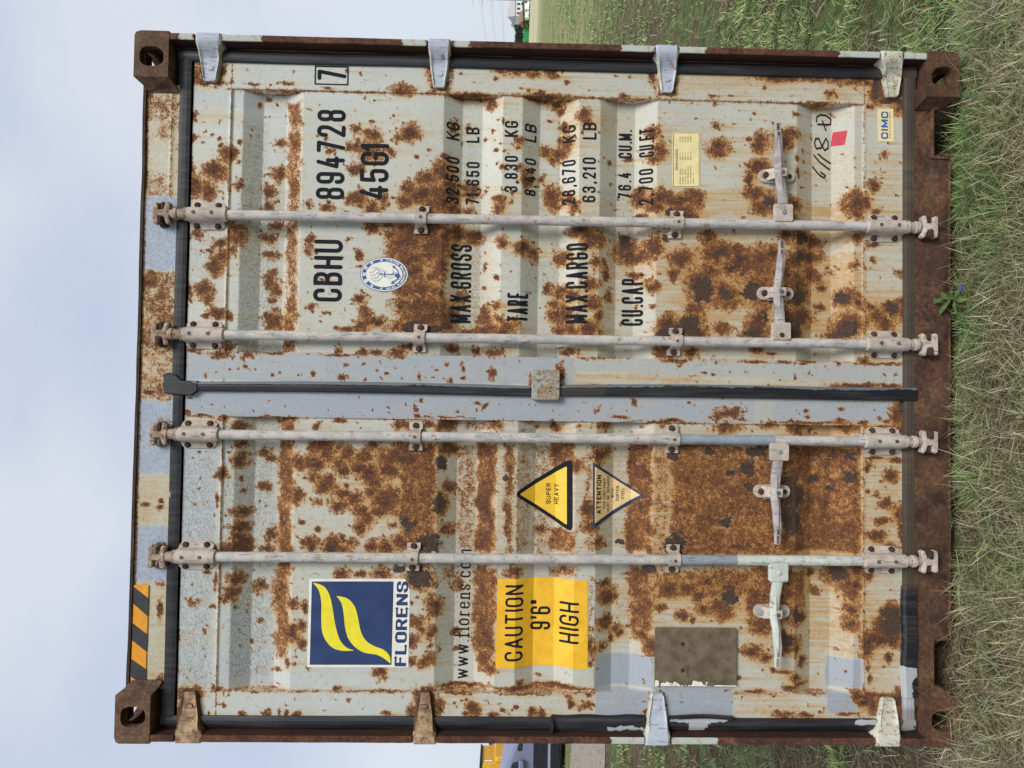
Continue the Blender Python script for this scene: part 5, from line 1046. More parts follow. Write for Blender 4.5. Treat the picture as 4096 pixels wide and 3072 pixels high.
# centre overlap seal of the right door, with the flap at its head
mb = MB(); DC = -.040
NV = 150; vv = np.linspace(P(3668, 1577, DC)[1], P(700, 1543, DC)[1], NV); ce = []
for v in vv:
    f_ = (v - vv[0]) / (vv[-1] - vv[0]); yt_, yb = 1548 + (1524 - 1548) * f_, 1604 + (1563 - 1604) * f_
    x = 3668 + (700 - 3668) * f_; u1 = P(x, yt_, DC)[0]; u0 = P(x, yb, DC)[0]; bl = .0025 * math.sin(v * 5) + .004 * math.exp(-((v - 1.52) / .12) ** 2); ce.append((u0 - bl * .6, u1 - bl, v))
prof = [(0, -.012), (.03, -.002), (.12, .001), (.5, .003), (.62, .0015), (.75, .003), (.93, 0), (1, -.012)]; n = len(prof)
mb.add([(a_ + (b_ - a_) * t, v, DC + d) for a_, b_, v in ce for t, d in prof], [(k * n + i, k * n + i + 1, (k + 1) * n + i + 1, (k + 1) * n + i) for k in range(NV - 1) for i in range(n - 1)])
fl_ = [P(x, y, DC) for x, y in ((792, 1563), (765, 1583), (735, 1581), (655, 1573), (655, 1500), (672, 1490), (705, 1500), (728, 1522), (792, 1524))]
mb.prism(fl_, DC - .01, DC + .005, .003)
o = mb.build('centre_seal', M['rubber_centre'], DR, fixn=False)
co = np.array([(v.co.x, v.co.z) for v in o.data.vertices]); U_, V_ = co[:, 0], co[:, 1]
ue = np.interp(V_, vv, [c[1] for c in ce]); pa = sstep(.016, .006, ue - U_) * (.55 + .45 * vnoise(U_ * 0 + 3, V_ * 9)) * (V_ < 2.70) + .05
set_attrs(o.data, dict(patch=pa, stain=0 * pa + .25 * (np.abs(V_ - 1.37) < .12)))
# keeper plate at mid height
mb = MB(); a_ = P(2239, 1602, -.03); b_ = P(2128, 1480, -.03); mb.prism(rrect(a_[0], b_[0], a_[1], b_[1], .008), D0 - .004, -.028, .003)
M['keeper'] = make_galv('stained_keeper_plate', (158, 162, 158), (146, 122, 88), (104, 76, 52), k=.3, metal=0, rustk=.05)
mb.build('overlap_plate', M['keeper'], DR)

# ================================================================== locking bars
BARS = [dict(u=(1.809, 1.815), vt=(757, 891, 858), vb=(3484, 3614, 905), g=[(1684, 885), (2708, 900)], Yt=858, hub=3131, sgn=1, tipY=498, retY=703, hX=(3132, 3124, 3112, 3112, 3104), mt='bar', bolts=1),
        dict(u=(1.390, 1.396), vt=(740, 878, 1338), vb=(3484, 3612, 1377), g=[(1677, 1358), (2703, 1375)], Yt=1338, hub=3122, sgn=1, tipY=965, retY=1174, hX=(3120, 3114, 3108, 3121, 3121), mt='bar', bolts=1),
        dict(u=(1.044, 1.052), vt=(719, 857, 1739), vb=(3477, 3605, 1768), g=[(1661, 1742), (2692, 1753)], Yt=1739, hub=3115, sgn=-1, tipY=2175, retY=1967, hX=(3113, 3100, 3096, 3108, 3104), mt='bar', bolts=1),
        dict(u=(.624, .632), vt=(709, 844, 2230), vb=(3473, 3602, 2248), g=[(1650, 2222), (2695, 2232)], Yt=2230, hub=3112, sgn=-1, tipY=2664, retY=2448, hX=(3112, 3096, 3094, 3110, 3103), mt='bar', bolts=1)]
DA = -.029; RB = .0172
def hexbolt(mb, u, v, d, r=.0095, h=.008, rot=.2):
    mb.cyl_d(u, v, d - .004, d + .0015, r * 1.25, 14); mb.cyl_d(u, v, d, d + h, r, 6, rot=rot, b=.0018)
for bi, B in enumerate(BARS):
    u_at = lambda v: B['u'][1] + (B['u'][0] - B['u'][1]) * (v - .38) / (2.54 - .38)
    vtop = [P(x, B['vt'][2], -.03)[1] for x in B['vt'][:2]]; vbot = [P(x, B['vb'][2], -.03)[1] for x in B['vb'][:2]]
    v_hi = P(612, B['Yt'], -.02)[1] if bi == 0 else P(612 - (B['Yt'] - 858) * .0152, B['Yt'], -.02)[1]
    v_lo = P(3751, B['vb'][2], -.02)[1]
    lean = lambda mb: setattr(mb, 'v', [(u + u_at(v), v, d) for u, v, d in mb.v])
    root = empty('locking_bar'); root.parent = box_root
    mats = [M['bar'], M['bar_grey'], M['bar_white']]; mb = MB()
    def tube(v0, v1, mi, r=RB): mb.m = mi; mb.lathe_v(0, DA, [(v0, r), (v1, r)], 24)
    cl2 = P(B['g'][1][0] + 20, B['g'][1][1], -.02)[1]
    if bi < 2: tube(vbot[0] - .01, vtop[1] + .01, 0)
    elif bi == 2:
        c = P(3100, 1757, -.02)[1]; tube(cl2, vtop[1] + .01, 0); tube(c, cl2, 1, RB + .0003); tube(vbot[0] - .01, c, 0)
    else:
        c1_ = P(2950, 2240, -.02)[1]; c2_ = P(3400, 2245, -.02)[1]; tube(cl2, vtop[1] + .01, 0); tube(c1_, cl2, 1, RB + .0003); tube(c2_, c1_, 2, RB + .0008); tube(vbot[0] - .01, c2_, 0)
    lean(mb); mb.build('bar', mats, root, smooth=True)
    # cam ends: collar, neck, forked head
    for end in (1, -1):
        vb2 = vtop if end > 0 else vbot; vo = vb2[0] if end > 0 else vb2[1]; vi = vb2[1] if end > 0 else vb2[0]; tip = v_hi if end > 0 else v_lo; s = end
        mb = MB(); L = abs(tip - vo)
        mb.lathe_v(0, DA, [(vo + s * .002, .0225), (vo + s * .014, .0235), (vo + s * .017, .0185), (vo + s * .035, .018), (vo + s * .039, .0215), (vo + s * .050, .0215), (vo + s * .056, .016), (tip - s * .050, .014)], 24)
        h0 = tip - s * .056
        head = [(-.014, 0), (.014, 0), (.014, .0), (.034, -.004), (.040, .004), (.038, .013), (.013, .018), (.012, .036), (.034, .036), (.038, .046), (.034, .056), (-.020, .056), (-.036, .054), (-.040, .044), (-.034, .034), (-.013, .035), (-.013, .019), (-.036, .010), (-.040, .002), (-.034, -.006)]
        if bi % 2: head = [(-x, y) for x, y in head][::-1]
        # arms are cast: thick in the middle, thin at the finger tips
        mb.prism([(x, h0 + s * y) for x, y in head], DA - .006, DA + .016, .004)
        lean(mb); mb.build('cam', M['bracket_rusty' if end > 0 else 'bracket'], root, smooth=True)
        # keeper lugs welded to header/sill
        mb = MB(); uu = u_at(tip); us_ = -1 if bi < 2 else 1
        for k_ in (1, -1):
            c0 = (uu + k_ * .026 * us_, h0 + s * .027)
            mb.prism([(c0[0] - .013, c0[1] - .009), (c0[0] + .013, c0[1] - .009), (c0[0] + .016, c0[1]), (c0[0] + .010, c0[1] + .010), (c0[0] - .010, c0[1] + .010), (c0[0] - .016, c0[1])], DH - .004, DA + (.024 if k_ > 0 else .008), .006)
        mb.prism(rrect(uu - .045, uu + .045, h0 + s * .027 - .016, h0 + s * .027 + .016, .008), DH - .004, DH + .008, .003)
        mb.build('cam_keeper', M['bolt' if (end < 0 or bi < 2) else 'lug'], root, smooth=True)
        # bearing bracket
        mb = MB(); va, vb3 = sorted(vb2); hw = .049
        mb.prism(rrect(-hw, hw, va, vb3, .016), D0 - .001, D0 + .006, .0015)
        n = 16; arc = [( .0245 * math.cos(t), DA + .0245 * math.sin(t)) for t in np.linspace(0, math.pi, n)]
        fil = [(.040, D0 + .006), (.030, D0 + .009), (.0255, D0 + .018)] + arc + [(-.0255, D0 + .018), (-.030, D0 + .009), (-.040, D0 + .006)]
        nn = len(fil); e0, e1 = va - .002, vb3 + .002
        mb.add([(x, v, d) for v in (e0, e1) for x, d in fil], [(i, i + 1, nn + i + 1, nn + i) for i in range(nn - 1)] + [tuple(range(nn)), tuple(range(2 * nn - 1, nn - 1, -1))])
        mb.lathe_v(0, DA, [(vi - s * .020, .019), (vi - s * .016, .0235), (vi - s * .006, .0245), (vi + s * .001, .024)], 24)   # shoulder collar on the bar
        mb.m = 1
        for bu in (-.036, .036):
            for bvv in (va + .022, vb3 - .020): hexbolt(mb, bu, bvv, D0 + .006, rot=random.random())
        mb.m = 2
        for bvv in (va + .030, vb3 - .024): mb.cyl_d(.002, bvv, DA + .022, DA + .0265, .0062, 12)
        lean(mb); mb.build('bearing_bracket', [M['bracket'], M['bolt'], M['rivet']], root, smooth=True)
    # guide clamps
    for gx, gy in B['g']:
        vc = P(gx, gy, -.03)[1]; hv = .0235; mb = MB(); t_ = .004
        rr = RB + .0055; arc = [(rr * math.cos(t), DA + rr * math.sin(t)) for t in np.linspace(-.15, math.pi + .15, 15)]
        tilt = .10 if bi in (0, 1) and gx > 2000 else (.06 if bi != 2 else 0)
        line = [(.049, D0 + .006), (.030, D0 + .007), (.0245, D0 + .012)] + arc + [(-.0245, D0 + .012), (-.030, D0 + .007), (-.049, D0 + .006)]
        nn = len(line)
        mb.add([(x, vc + sg * (hv if abs(x) > .026 else hv * .86) + tilt * -x * .9, d) for sg in (-1, 1) for x, d in line] + [(x * .98, vc + sg * (hv if abs(x) > .026 else hv * .86) + tilt * -x * .9, d - t_) for sg in (-1, 1) for x, d in line],
               [(i, i + 1, nn + i + 1, nn + i) for i in range(nn - 1)] + [(2 * nn + i, 3 * nn + i, 3 * nn + i + 1, 2 * nn + i + 1) for i in range(nn - 1)] + [(i, 2 * nn + i, 2 * nn + i + 1, i + 1) for i in range(nn - 1)] + [(nn + i, nn + i + 1, 3 * nn + i + 1, 3 * nn + i) for i in range(nn - 1)] + [(0, nn, 3 * nn, 2 * nn), (nn - 1, 3 * nn - 1, 4 * nn - 1, 2 * nn - 1)])
        mb.m = 1
        for sx in (.037, -.037): hexbolt(mb, sx, vc + tilt * -sx * .9, D0 + .006, rot=random.random())
        mb.m = 2; mb.cyl_d(0, vc, DA + rr - .002, DA + rr + .0015, .0055, 12)
        lean(mb); mb.build('guide_clamp', [M['bracket'], M['bolt'], M['rivet']], root, smooth=True)
    # handle: hub on the bar, cranked lever, tip
    s = B['sgn']; ub = u_at(.7); vh = P(B['hub'], B['vb'][2] - (5 if s > 0 else 0), -.02)[1]; hm = 'bar_white' if bi == 3 else 'bracket'
    mb = MB(); u_in, u_out = ub + s * .008, ub + s * .070
    hp = rrect(min(u_in, u_out), max(u_in, u_out), vh - .033, vh + .033, .006)
    mb.prism(hp, DA + .004, DA + .021, .002); mb.box(min(u_in, u_out) + .004, max(u_in, u_out) - .004, vh - .026, vh + .026, DA - .012, DA + .004)
    mb.m = 1; ur = P(B['hub'], (850, 1340, 1808, 2293)[bi], DA + .02)[0]; mb.cyl_d(ur, vh, DA + .020, DA + .025, .0085, 14, b=.002)
    mb.build('handle_hub', [M[hm], M['bolt' if bi == 1 else ('bar_white' if bi == 3 else 'bolt_grey')]], root, smooth=True)
    ut = P(3105, B['tipY'], -.02)[0]; Lh = abs(ut - ub); xs = [.06, .12, .185, .235, .31, Lh - .05, Lh]
    px = np.interp(xs, [.06, .14, .2, .26, Lh], B['hX']); yy = [B['vb'][2] - 0] * 7
    pts = []
    for x_, X_ in zip(xs, px):
        u = ub + s * x_; Yq = (1536 - (u - CAM[0]) / CAM[2] * 2840)
        pts.append((u, P(X_, Yq, -.02)[1], DA + (.010 if x_ < .2 else .014 if x_ < .3 else .020)))
    mb = MB(); mb.sweep(pts, [.034, .033, .029, .028, .026, .023, .019], [.014, .016, .016, .014, .012, .011, .009], up=(0, 0, 1))
    mb.m = 0
    mb.sweep([(pts[1][0], pts[1][1], pts[1][2] + .008), (pts[2][0], pts[2][1], pts[2][2] + .013), (pts[3][0], pts[3][1], pts[3][2] + .012), (pts[4][0], pts[4][1], pts[4][2] + .006)], [.004, .009, .009, .003], [.004, .012, .012, .004])
    o = mb.build('handle', M['bar_white' if bi == 3 else 'handle'], root, smooth=True)
    mb = MB(); hx0, hx1 = sorted((pts[4][0], pts[6][0])); L_ = abs(pts[6][0] - pts[4][0]); fh = lambda U, V: np.interp(U, sorted([pts[4][0], pts[5][0], pts[6][0]]), [x for _, x in sorted([(pts[4][0], pts[4][2] + .0062), (pts[5][0], pts[5][2] + .0057), (pts[6][0], pts[6][2] + .0047)])]) + 0 * V
    stt = []
    for q_, (txt, f0, f1, fl2) in enumerate((('HH05', -.25, .30, 1), ('HH05', .42, .95, -1))):
        ww = L_ * (f1 - f0); hh = .0105; c0 = pts[4][0] + s * L_ * (f0 + f1) / 2; vm = np.interp(c0, sorted([pts[4][0], pts[6][0]]), [x for _, x in sorted([(pts[4][0], pts[4][1]), (pts[6][0], pts[6][1])])])
        for pl_ in layout(txt, hh, ww, .0022): stt.append([np.array([c0 + fl2 * (p[0] - ww / 2), vm + fl2 * (p[1] - hh / 2)]) for p in pl_])
    area(mb, (hx0 - .04, hx1 + .01, min(p[1] for p in pts[4:]) - .015, max(p[1] for p in pts[4:]) + .015), .001, lambda U, V: strokes_field(stt, U, V, .0010), fh, .0006, 0)
    mb.build('cast_lettering', M['bolt' if bi != 3 else 'plate'], root, fixn=False)
    # retainer plate with hasp
    ur_ = P(3108, B['retY'], -.045)[0]; Xr = (3037, 3032, 3018, 3017)[bi]; v1 = P(Xr, B['retY'], -.045)[1]; v0 = P(Xr + 146, B['retY'], -.045)[1]; mb = MB(); mb.m = 0
    mb.prism(rrect(ur_ - .0235, ur_ + .0235, v0, v1, .0225, 6), D0 - .004, D0 + .006, .0015)
    mb.box(ur_ - .026, ur_ + .004, v1 - .062, v1 - .034, D0 + .006, D0 + .012, .002)
    hs_t = [(ur_ + .0, v1 - .024, D0 + .012), (ur_ + .001, v1 - .045, D0 + .030), (ur_ + .001, v1 - .060, pts[2][2] + .013), (ur_ + .001, v1 - .082, pts[2][2] + .012), (ur_, v1 - .086, D0 + .02)]
    mb.sweep(hs_t, [.040, .036, .030, .029, .028], .005, up=(0, 0, 1))
    mb.box(ur_ - .012, ur_ + .012, v0 + .036, v0 + .041, D0 + .006, D0 + .030)
    mb.m = 1; mb.cyl_d(ur_, v1 - .023, D0 + .010, D0 + .021, .011, 14, b=.003); mb.cyl_d(ur_, v0 + .021, D0 + .005, D0 + .010, .009, 6, b=.002)
    mb.m = 2; mb.cyl_d(ur_, v1 - .070, pts[2][2] + .012, pts[2][2] + .0162, .0068, 14)
    mb.build('handle_retainer', [M['bar_white' if bi == 3 else 'bracket'] if bi != 3 else M['bracket'], M['bolt' if bi != 3 else 'bolt_grey'], M['rivet']], root, smooth=True)

# ================================================================== ground
CTR = (1.2, 0.0)
def bump_z(x, y):
    r = np.hypot(np.asarray(x) - 1.2, y); k = np.clip(1.5 / (r + .5), .05, 1)
    return (fbm(np.asarray(x) * 1.7 + 50, np.asarray(y) * 1.7 + 50, 4) - .5) * .05 * np.minimum(k * 2, 1) - .012
rad = np.concatenate([np.arange(.05, 4, .06), np.geomspace(4, 1500, 90)]); ang = np.linspace(0, 2 * np.pi, 241)
Rr, Aa = np.meshgrid(rad, ang); gx = CTR[0] + Rr * np.cos(Aa); gy = CTR[1] + Rr * np.sin(Aa); gz = ground_z(gx, gy) + bump_z(gx, gy)
m = MT('meadow_ground')
n1_ = m.noise(1.1, 5, .6); n2_ = m.noise(9, 5, .7); n3_ = m.noise(70, 4, .75); n4 = m.noise(.05, 4, .6)
geo = m.n('ShaderNodeNewGeometry'); ln_ = m.n('ShaderNodeVectorMath', operation='LENGTH'); m.l(geo.outputs['Position'], ln_.inputs[0]); dist_ = ln_.outputs['Value']
near = m.ramp(m.math('ADD', m.math('MULTIPLY', n3_, .6), m.math('MULTIPLY', n2_, .4)), [(.32, (44, 36, 29)), (.46, (80, 68, 52)), (.57, (114, 102, 76)), (.70, (156, 148, 114)), (.8, (180, 172, 138))])
green = m.ramp(m.math('ADD', m.math('MULTIPLY', n3_, .5), m.math('MULTIPLY', n2_, .5)), [(.3, (44, 54, 32)), (.5, (82, 98, 56)), (.7, (136, 146, 94))])
col = m.mix(m.mr(m.math('ADD', m.math('MULTIPLY', n1_, .7), m.math('MULTIPLY', n2_, .3)), .48, .58), near, green)
mt_ = m.math('ADD', m.math('MULTIPLY', n3_, .45), m.math('MULTIPLY', m.noise(2.6, 6, .8), .55))
midc = m.mix(m.mr(n1_, .42, .6), m.ramp(mt_, [(.32, (72, 86, 48)), (.5, (116, 132, 76)), (.66, (160, 168, 112))]), m.ramp(mt_, [(.32, (92, 84, 58)), (.5, (146, 138, 100)), (.66, (190, 182, 142))]))
farc = m.mix(m.mr(n4, .45, .6), (188, 182, 146), (170, 168, 124))
col = m.mix(m.mr(dist_, 9, 22), col, midc); col = m.mix(m.mr(dist_, 75, 130), col, farc)
m.bump(n3_, .8, .02)
GM = m.done(col, .95, spec=.1)
g = grid_mesh('ground', gx, gy * 0 + gz, gy * 0, GM)     # placeholder coordinates replaced just below
co = np.stack([gx, gy, gz], -1).reshape(-1, 3); g.data.vertices.foreach_set('co', co.ravel().astype(np.float32)); g.data.update()
g['kind'] = 'structure'; g['label'] = 'rough meadow of green tufts, straw and bare soil'
bm = bmesh.new(); bm.from_mesh(g.data); bmesh.ops.recalc_face_normals(bm, faces=bm.faces); bm.to_mesh(g.data); bm.free()
if g.data.polygons[len(g.data.polygons) // 2].normal.z < 0: g.data.flip_normals()

# ================================================================== grass blades
def leaf_mat(name, rough=.6, tr=.25):
    m = MT(name); c = m.attrc('col'); m.done(c, rough, spec=.25)
    t = m.n('ShaderNodeBsdfTranslucent'); m.l(c, t.inputs[0]); x = m.n('ShaderNodeMixShader'); x.inputs[0].default_value = tr
    m.l(m.b.outputs[0], x.inputs[1]); m.l(t.outputs[0], x.inputs[2]); m.l(x.outputs[0], m.out.inputs[0]); return m.mat
M['blade'] = leaf_mat('grass_blade'); M['leaf'] = leaf_mat('leaf')
def l3(c): return np.array(s2l(c))
def blades(name, x, y, L, W, lean, sag, az, col, z0=0.0):
    n = len(x); z = ground_z(x, y) + bump_z(x, y) + z0
    ca, sa = np.cos(az), np.sin(az); ts = (0, .35, .7, 1.0); ws = (1, .9, .6, .0)
    V = np.zeros((n, 7, 3)); k = 0; side = az + np.pi / 2 + (RS.rand(n) - .5) * 1.2; sc, ss = np.cos(side), np.sin(side)
    for t, w in zip(ts, ws):
        h = L * (lean * t + sag * t * t); up = L * (np.sqrt(np.clip(1 - lean ** 2, .0, 1)) * t - sag * .75 * t * t)
        px, py, pz = x + ca * h, y + sa * h, z + np.maximum(up, .002 + .004 * t)
        if w > 0:
            for s in (-1, 1): V[:, k] = np.stack([px + s * sc * W * w / 2, py + s * ss * W * w / 2, pz], -1); k += 1
        else: V[:, k] = np.stack([px, py, pz], -1)
    b = (np.arange(n) * 7)[:, None]
    quads = np.concatenate([b + np.array([0, 1, 3, 2]), b + np.array([2, 3, 5, 4])]); tris = b + np.array([4, 5, 6])
    me = bpy.data.meshes.new(name); me.vertices.add(n * 7); me.vertices.foreach_set('co', V.ravel().astype(np.float32))
    li = np.concatenate([quads.ravel(), tris.ravel()]).astype(np.int32); nq, ntr = len(quads), len(tris)
    me.loops.add(len(li)); me.loops.foreach_set('vertex_index', li); me.polygons.add(nq + ntr)
    me.polygons.foreach_set('loop_start', np.concatenate([np.arange(nq) * 4, nq * 4 + np.arange(ntr) * 3]).astype(np.int32))
    me.polygons.foreach_set('loop_total', np.concatenate([np.full(nq, 4), np.full(ntr, 3)]).astype(np.int32)); me.update(calc_edges=True)
    ca_ = me.color_attributes.new('col', 'FLOAT_COLOR', 'POINT'); c4 = np.ones((n, 7, 4)); c4[:, :, :3] = col[:, None, :] * np.array([.6, .6, 1.1, 1.1, 1.4, 1.4, 1.6])[None, :, None]  # feet darker, tips lighter: shade inside the tufts put into the blade colour
    ca_.data.foreach_set('color', c4.ravel().astype(np.float32)); me.materials.append(M['blade'])
    o = bpy.data.objects.new(name, me); COL.objects.link(o); return o
def inside_box(x, y): return (x > -.02) & (x < W_ + .02) & (y > .05) & (y < LEN + .1)
def palette(cols, n, jit=.16):
    c = np.array([l3(k) for k in cols])[RS.randint(0, len(cols), n)]; return c * (1 + (RS.rand(n, 1) - .5) * 2 * jit)
GREEN = [(92, 118, 62), (110, 134, 76), (78, 104, 60), (130, 150, 92), (100, 126, 84), (70, 94, 58), (150, 160, 104)]
DRY = [(178, 170, 138), (160, 152, 120), (140, 130, 100), (200, 194, 164), (112, 100, 78), (150, 144, 118), (92, 78, 62), (128, 126, 90)]
def scatter_front(n):        # strip in front of the doors
    return RS.uniform(-.9, 3.4, n), -RS.uniform(-.04, .62, n) 
def scatter_side(n, r0=1.0, r1=70):
    """both flanks, denser near the viewer"""
    r = np.exp(RS.uniform(math.log(r0), math.log(r1), n)); a = np.radians(RS.uniform(21, 40, n)) * np.where(RS.rand(n) < .5, 1, -1)
    x = CAM[0] + r * np.sin(a); y = -CAM[2] + r * np.cos(a); k = ~inside_box(x, y) & (y > -.6); return x[k], y[k], r[k]
greenish = lambda x, y: fbm(x * 2.1 + 13, y * 2.1 + 31, 3)
xq_, ya0_ = ground_hit(2275, 3000); xq_, yb0_ = ground_hit(2425, 3000)
def bare(x, y):      # trodden bare patches
    b = 1.2 * ((x < -.5) & (y > yb0_) & (y < ya0_))
    for cx_, cy_, r in ((.25, -.12, .28), (.75, -.10, .22), (.05, -.35, .2), (3.0, .6, .45), (3.4, 1.2, .4), (-.3, .3, .3), (1.25, -.25, .16)): b = np.maximum(b, np.clip(1.2 - np.hypot(x - cx_, y - cy_) / r, 0, 1))
    return b + (fbm(x * 9, y * 9, 3) - .5) * .6
# green tufts
bx, by, bL, bW, bl, bs, ba, bc = [], [], [], [], [], [], [], []
def put(x, y, L, W, lean, sag, az, col):
    for a_, b_ in ((bx, x), (by, y), (bL, L), (bW, W), (bl, lean), (bs, sag), (ba, az), (bc, col)): a_.append(b_)
def tufts(tx, ty, per, Lr, wid, spread=.035, pal=GREEN, cap=None):
    n = len(tx); k = RS.randint(per[0], per[1], n); idx = np.repeat(np.arange(n), k); N = len(idx); az0 = RS.uniform(0, 2 * np.pi, n)
    rr = np.sqrt(RS.rand(N)) * (spread if np.isscalar(spread) else spread[idx]); aa = RS.uniform(0, 2 * np.pi, N); x = tx[idx] + rr * np.cos(aa); y = ty[idx] + rr * np.sin(aa)
    Lt = RS.uniform(*Lr, n) if cap is None else RS.uniform(*Lr, n) * cap
    L = Lt[idx] * RS.uniform(.55, 1.1, N); W = (wid if np.isscalar(wid) else wid[idx]) * RS.uniform(.7, 1.3, N)
    az = np.where(RS.rand(N) < .65, aa, az0[idx] + RS.normal(0, .5, N)); shade = RS.uniform(.8, 1.15, n)[idx][:, None]
    ok = ~inside_box(x, y - .02) & ((bare(x, y) < .45) | (RS.rand(N) < .12))
    put(*[q_[ok] for q_ in (x, y, L, W, RS.uniform(.2, .95, N), RS.uniform(.15, .65, N), az, palette(pal, N) * shade)])
wxx, wyy = RS.uniform(-3.5, 6, 2600), -RS.uniform(-.8, 3.2, 2600); kk = (~inside_box(wxx, wyy)) & ((wyy < -.5) | (wxx < -.7) | (wxx > 3.2)); kk &= greenish(wxx, wyy) + RS.rand(2600) * .2 > .55
tufts(wxx[kk], wyy[kk], (10, 20), (.04, .10), .0045, spread=.09)
fx, fy = scatter_front(3600); keep = greenish(fx * 1.6, fy * 1.6) + RS.rand(len(fx)) * .2 > .68
tufts(fx[keep], fy[keep], (16, 34), (.03, .10), .0032, spread=.05)
# hand-placed lusher tufts hugging the sill, as in the photo
hug = [(3850, 330), (3880, 480), (3900, 560), (3860, 700), (3870, 800), (3930, 250), (3960, 400), (3990, 620), (3850, 860), (3900, 1240), (3960, 1300), (3880, 1900), (3930, 2000), (3980, 1950), (4000, 2150), (3870, 2260), (3920, 2330), (3960, 2400), (3990, 2700), (3930, 2800), (3900, 2900), (4050, 2200), (3990, 2980), (4000, 100), (3950, 60), (3880, 130), (4040, 450), (4060, 800), (4050, 1000), (3930, 1700)]
hx, hy = [], []
for X, Y in hug:
    x, y = ground_hit(X, Y)
    for _ in range(7): hx.append(x + RS.normal(0, .035)); hy.append(min(y + RS.normal(0, .03), .0))
tufts(np.array(hx), np.array(hy), (22, 44), (.05, .14), .0034, spread=.045)
sx_, sy_, sr = scatter_side(10500, 1.6, 75); keep = greenish(sx_ * .7, sy_ * .35) + RS.rand(len(sx_)) * .25 > .62
tufts(sx_[keep], sy_[keep], (10, 24), (.04, .10), np.clip(.0024 + sr[keep] * .0009, .002, .05), spread=np.clip(.02 + sr[keep] * .008, .03, .35), pal=GREEN + [(140, 158, 88), (150, 162, 100), (172, 170, 122), (184, 180, 140)])
cat = lambda a: np.concatenate(a)
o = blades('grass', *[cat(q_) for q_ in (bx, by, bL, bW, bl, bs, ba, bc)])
tag(o, 'green tufted meadow grass growing round the container', 'grass', kind='stuff')
bx, by, bL, bW, bl, bs, ba, bc = [], [], [], [], [], [], [], []
# dry stalks, mostly lying flat
for reg in range(3):
    if reg == 0: x, y = scatter_front(62000); r = np.full(len(x), 2.6)
    elif reg == 2: x, y = RS.uniform(-3.5, 6, 40000), -RS.uniform(-.8, 3.2, 40000); r = np.full(len(x), 5.0)
    else: x, y, r = scatter_side(60000, 1.6, 75)
    k = (greenish(x * (1 if reg == 0 else .7), y * (1 if reg == 0 else .35)) < .56) | (RS.rand(len(x)) < .35); x, y, r = x[k], y[k], r[k]; n = len(x)
    az = RS.uniform(0, 2 * np.pi, n); L = RS.uniform(.02, .11, n) * np.where(RS.rand(n) < .12, 1.7, 1); up = RS.rand(n) < .25
    lean = np.where(up, RS.uniform(.3, .8, n), RS.uniform(.96, 1.0, n)); ok = ~inside_box(x + L * np.cos(az) * .9, y + L * np.sin(az) * .9) & ~inside_box(x, y) & ((bare(x, y) < .5) | (RS.rand(n) < .35))
    put(*[q_[ok] for q_ in (x, y, L, np.clip(.0016 + (r - 2) * .0006, .0020, .02) * RS.uniform(.5, 1.3, n), lean, RS.uniform(0, .18, n), az, palette(DRY, n, .22))])
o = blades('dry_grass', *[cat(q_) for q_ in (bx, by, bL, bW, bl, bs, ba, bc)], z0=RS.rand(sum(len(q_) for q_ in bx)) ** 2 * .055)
# lift the flat ones onto the thatch
tag(o, 'pale dry straw and dead stalks lying matted between the green tufts', 'dry grass', kind='stuff')

M['gravel'] = (lambda m: m.done(m.ramp(m.noise(34, 5, .8), [(.32, (92, 82, 74)), (.5, (146, 136, 124)), (.68, (196, 188, 176))]), .95, spec=.1))(MT('pale_gravel'))
xa_, ya_ = ground_hit(2285, 3000); xb_, yb_ = ground_hit(2415, 3000); mb = MB(); ny = 10
for k in range(24):
    for j in range(ny):
        q4 = []
        for dx, dy in ((0, 0), (1, 0), (1, 1), (0, 1)):
            x = -14 + (k + dx) * .57; y = yb_ + (ya_ - yb_) * (j + dy) / ny + (fbm(x * .8, 3.0 + (j + dy), 2) - .5) * (.8 if (j + dy) in (0, ny) else 0); q4.append((x, float(ground_z(x, y) + bump_z(x, y)) + .012, -y))
        mb.add(q4, [(0, 1, 2, 3)])
o = mb.build('gravel_strip', M['gravel'], None); tag(o, kind='structure')
# ------------------------------------------------------------------ broad-leaved weed by the sill, small stones
def leafblade(mb, base, az, L, w, lift, droop):
    n = 7; vs_ = []; fs = []
    for i in range(n):
        t = i / (n - 1); r = L * t; z = lift * t - droop * t * t; ww = w * math.sin(math.pi * min(1, t * .9 + .08)) ** .8
        cx_, cy_ = base[0] + r * math.cos(az), base[1] + r * math.sin(az)
        for s in (-1, 0, 1): vs_.append((cx_ - s * ww / 2 * math.sin(az), base[2] + z - (0.12 * ww if s == 0 else 0), -(cy_ + s * ww / 2 * math.cos(az))))
    for i in range(n - 1):
        for s in range(2): fs.append((i * 3 + s, i * 3 + s + 1, (i + 1) * 3 + s + 1, (i + 1) * 3 + s))
    mb.add(vs_, fs)
def plain(name, c, var=10, sc=20, rough=.7, spec=.3, metal=0.0, em=None):
    m = MT(name); return m.done(m.mix(m.mr(m.noise(sc, 4), .35, .7), c, tuple(max(0, v - var) for v in c)), rough, metal, spec)
M['weed'] = plain('weed_leaf', (98, 124, 72), 30, 60, .6)
root = empty('broadleaf_weed'); wx, wy = ground_hit(3880, 1200); wz = ground_z(wx, wy) + .02; root.location = (wx, wy, wz)
tag(root, 'small broad-leaved green weed standing against the sill under the doors', 'weed')
mb = MB()
for az, L, w, z, lift in ((2.5, .066, .022, .05, .035), (.9, .05, .020, .05, .03), (.1, .05, .016, .04, .02), (3.4, .05, .018, .035, .02), (4.6, .06, .024, .03, .02), (1.7, .05, .015, .075, .03), (5.6, .05, .02, .035, .015)): leafblade(mb, (0, 0, z), az, L, w, lift, .02)
mb.build('leaf_rosette', M['weed'], root, smooth=True, fixn=False)
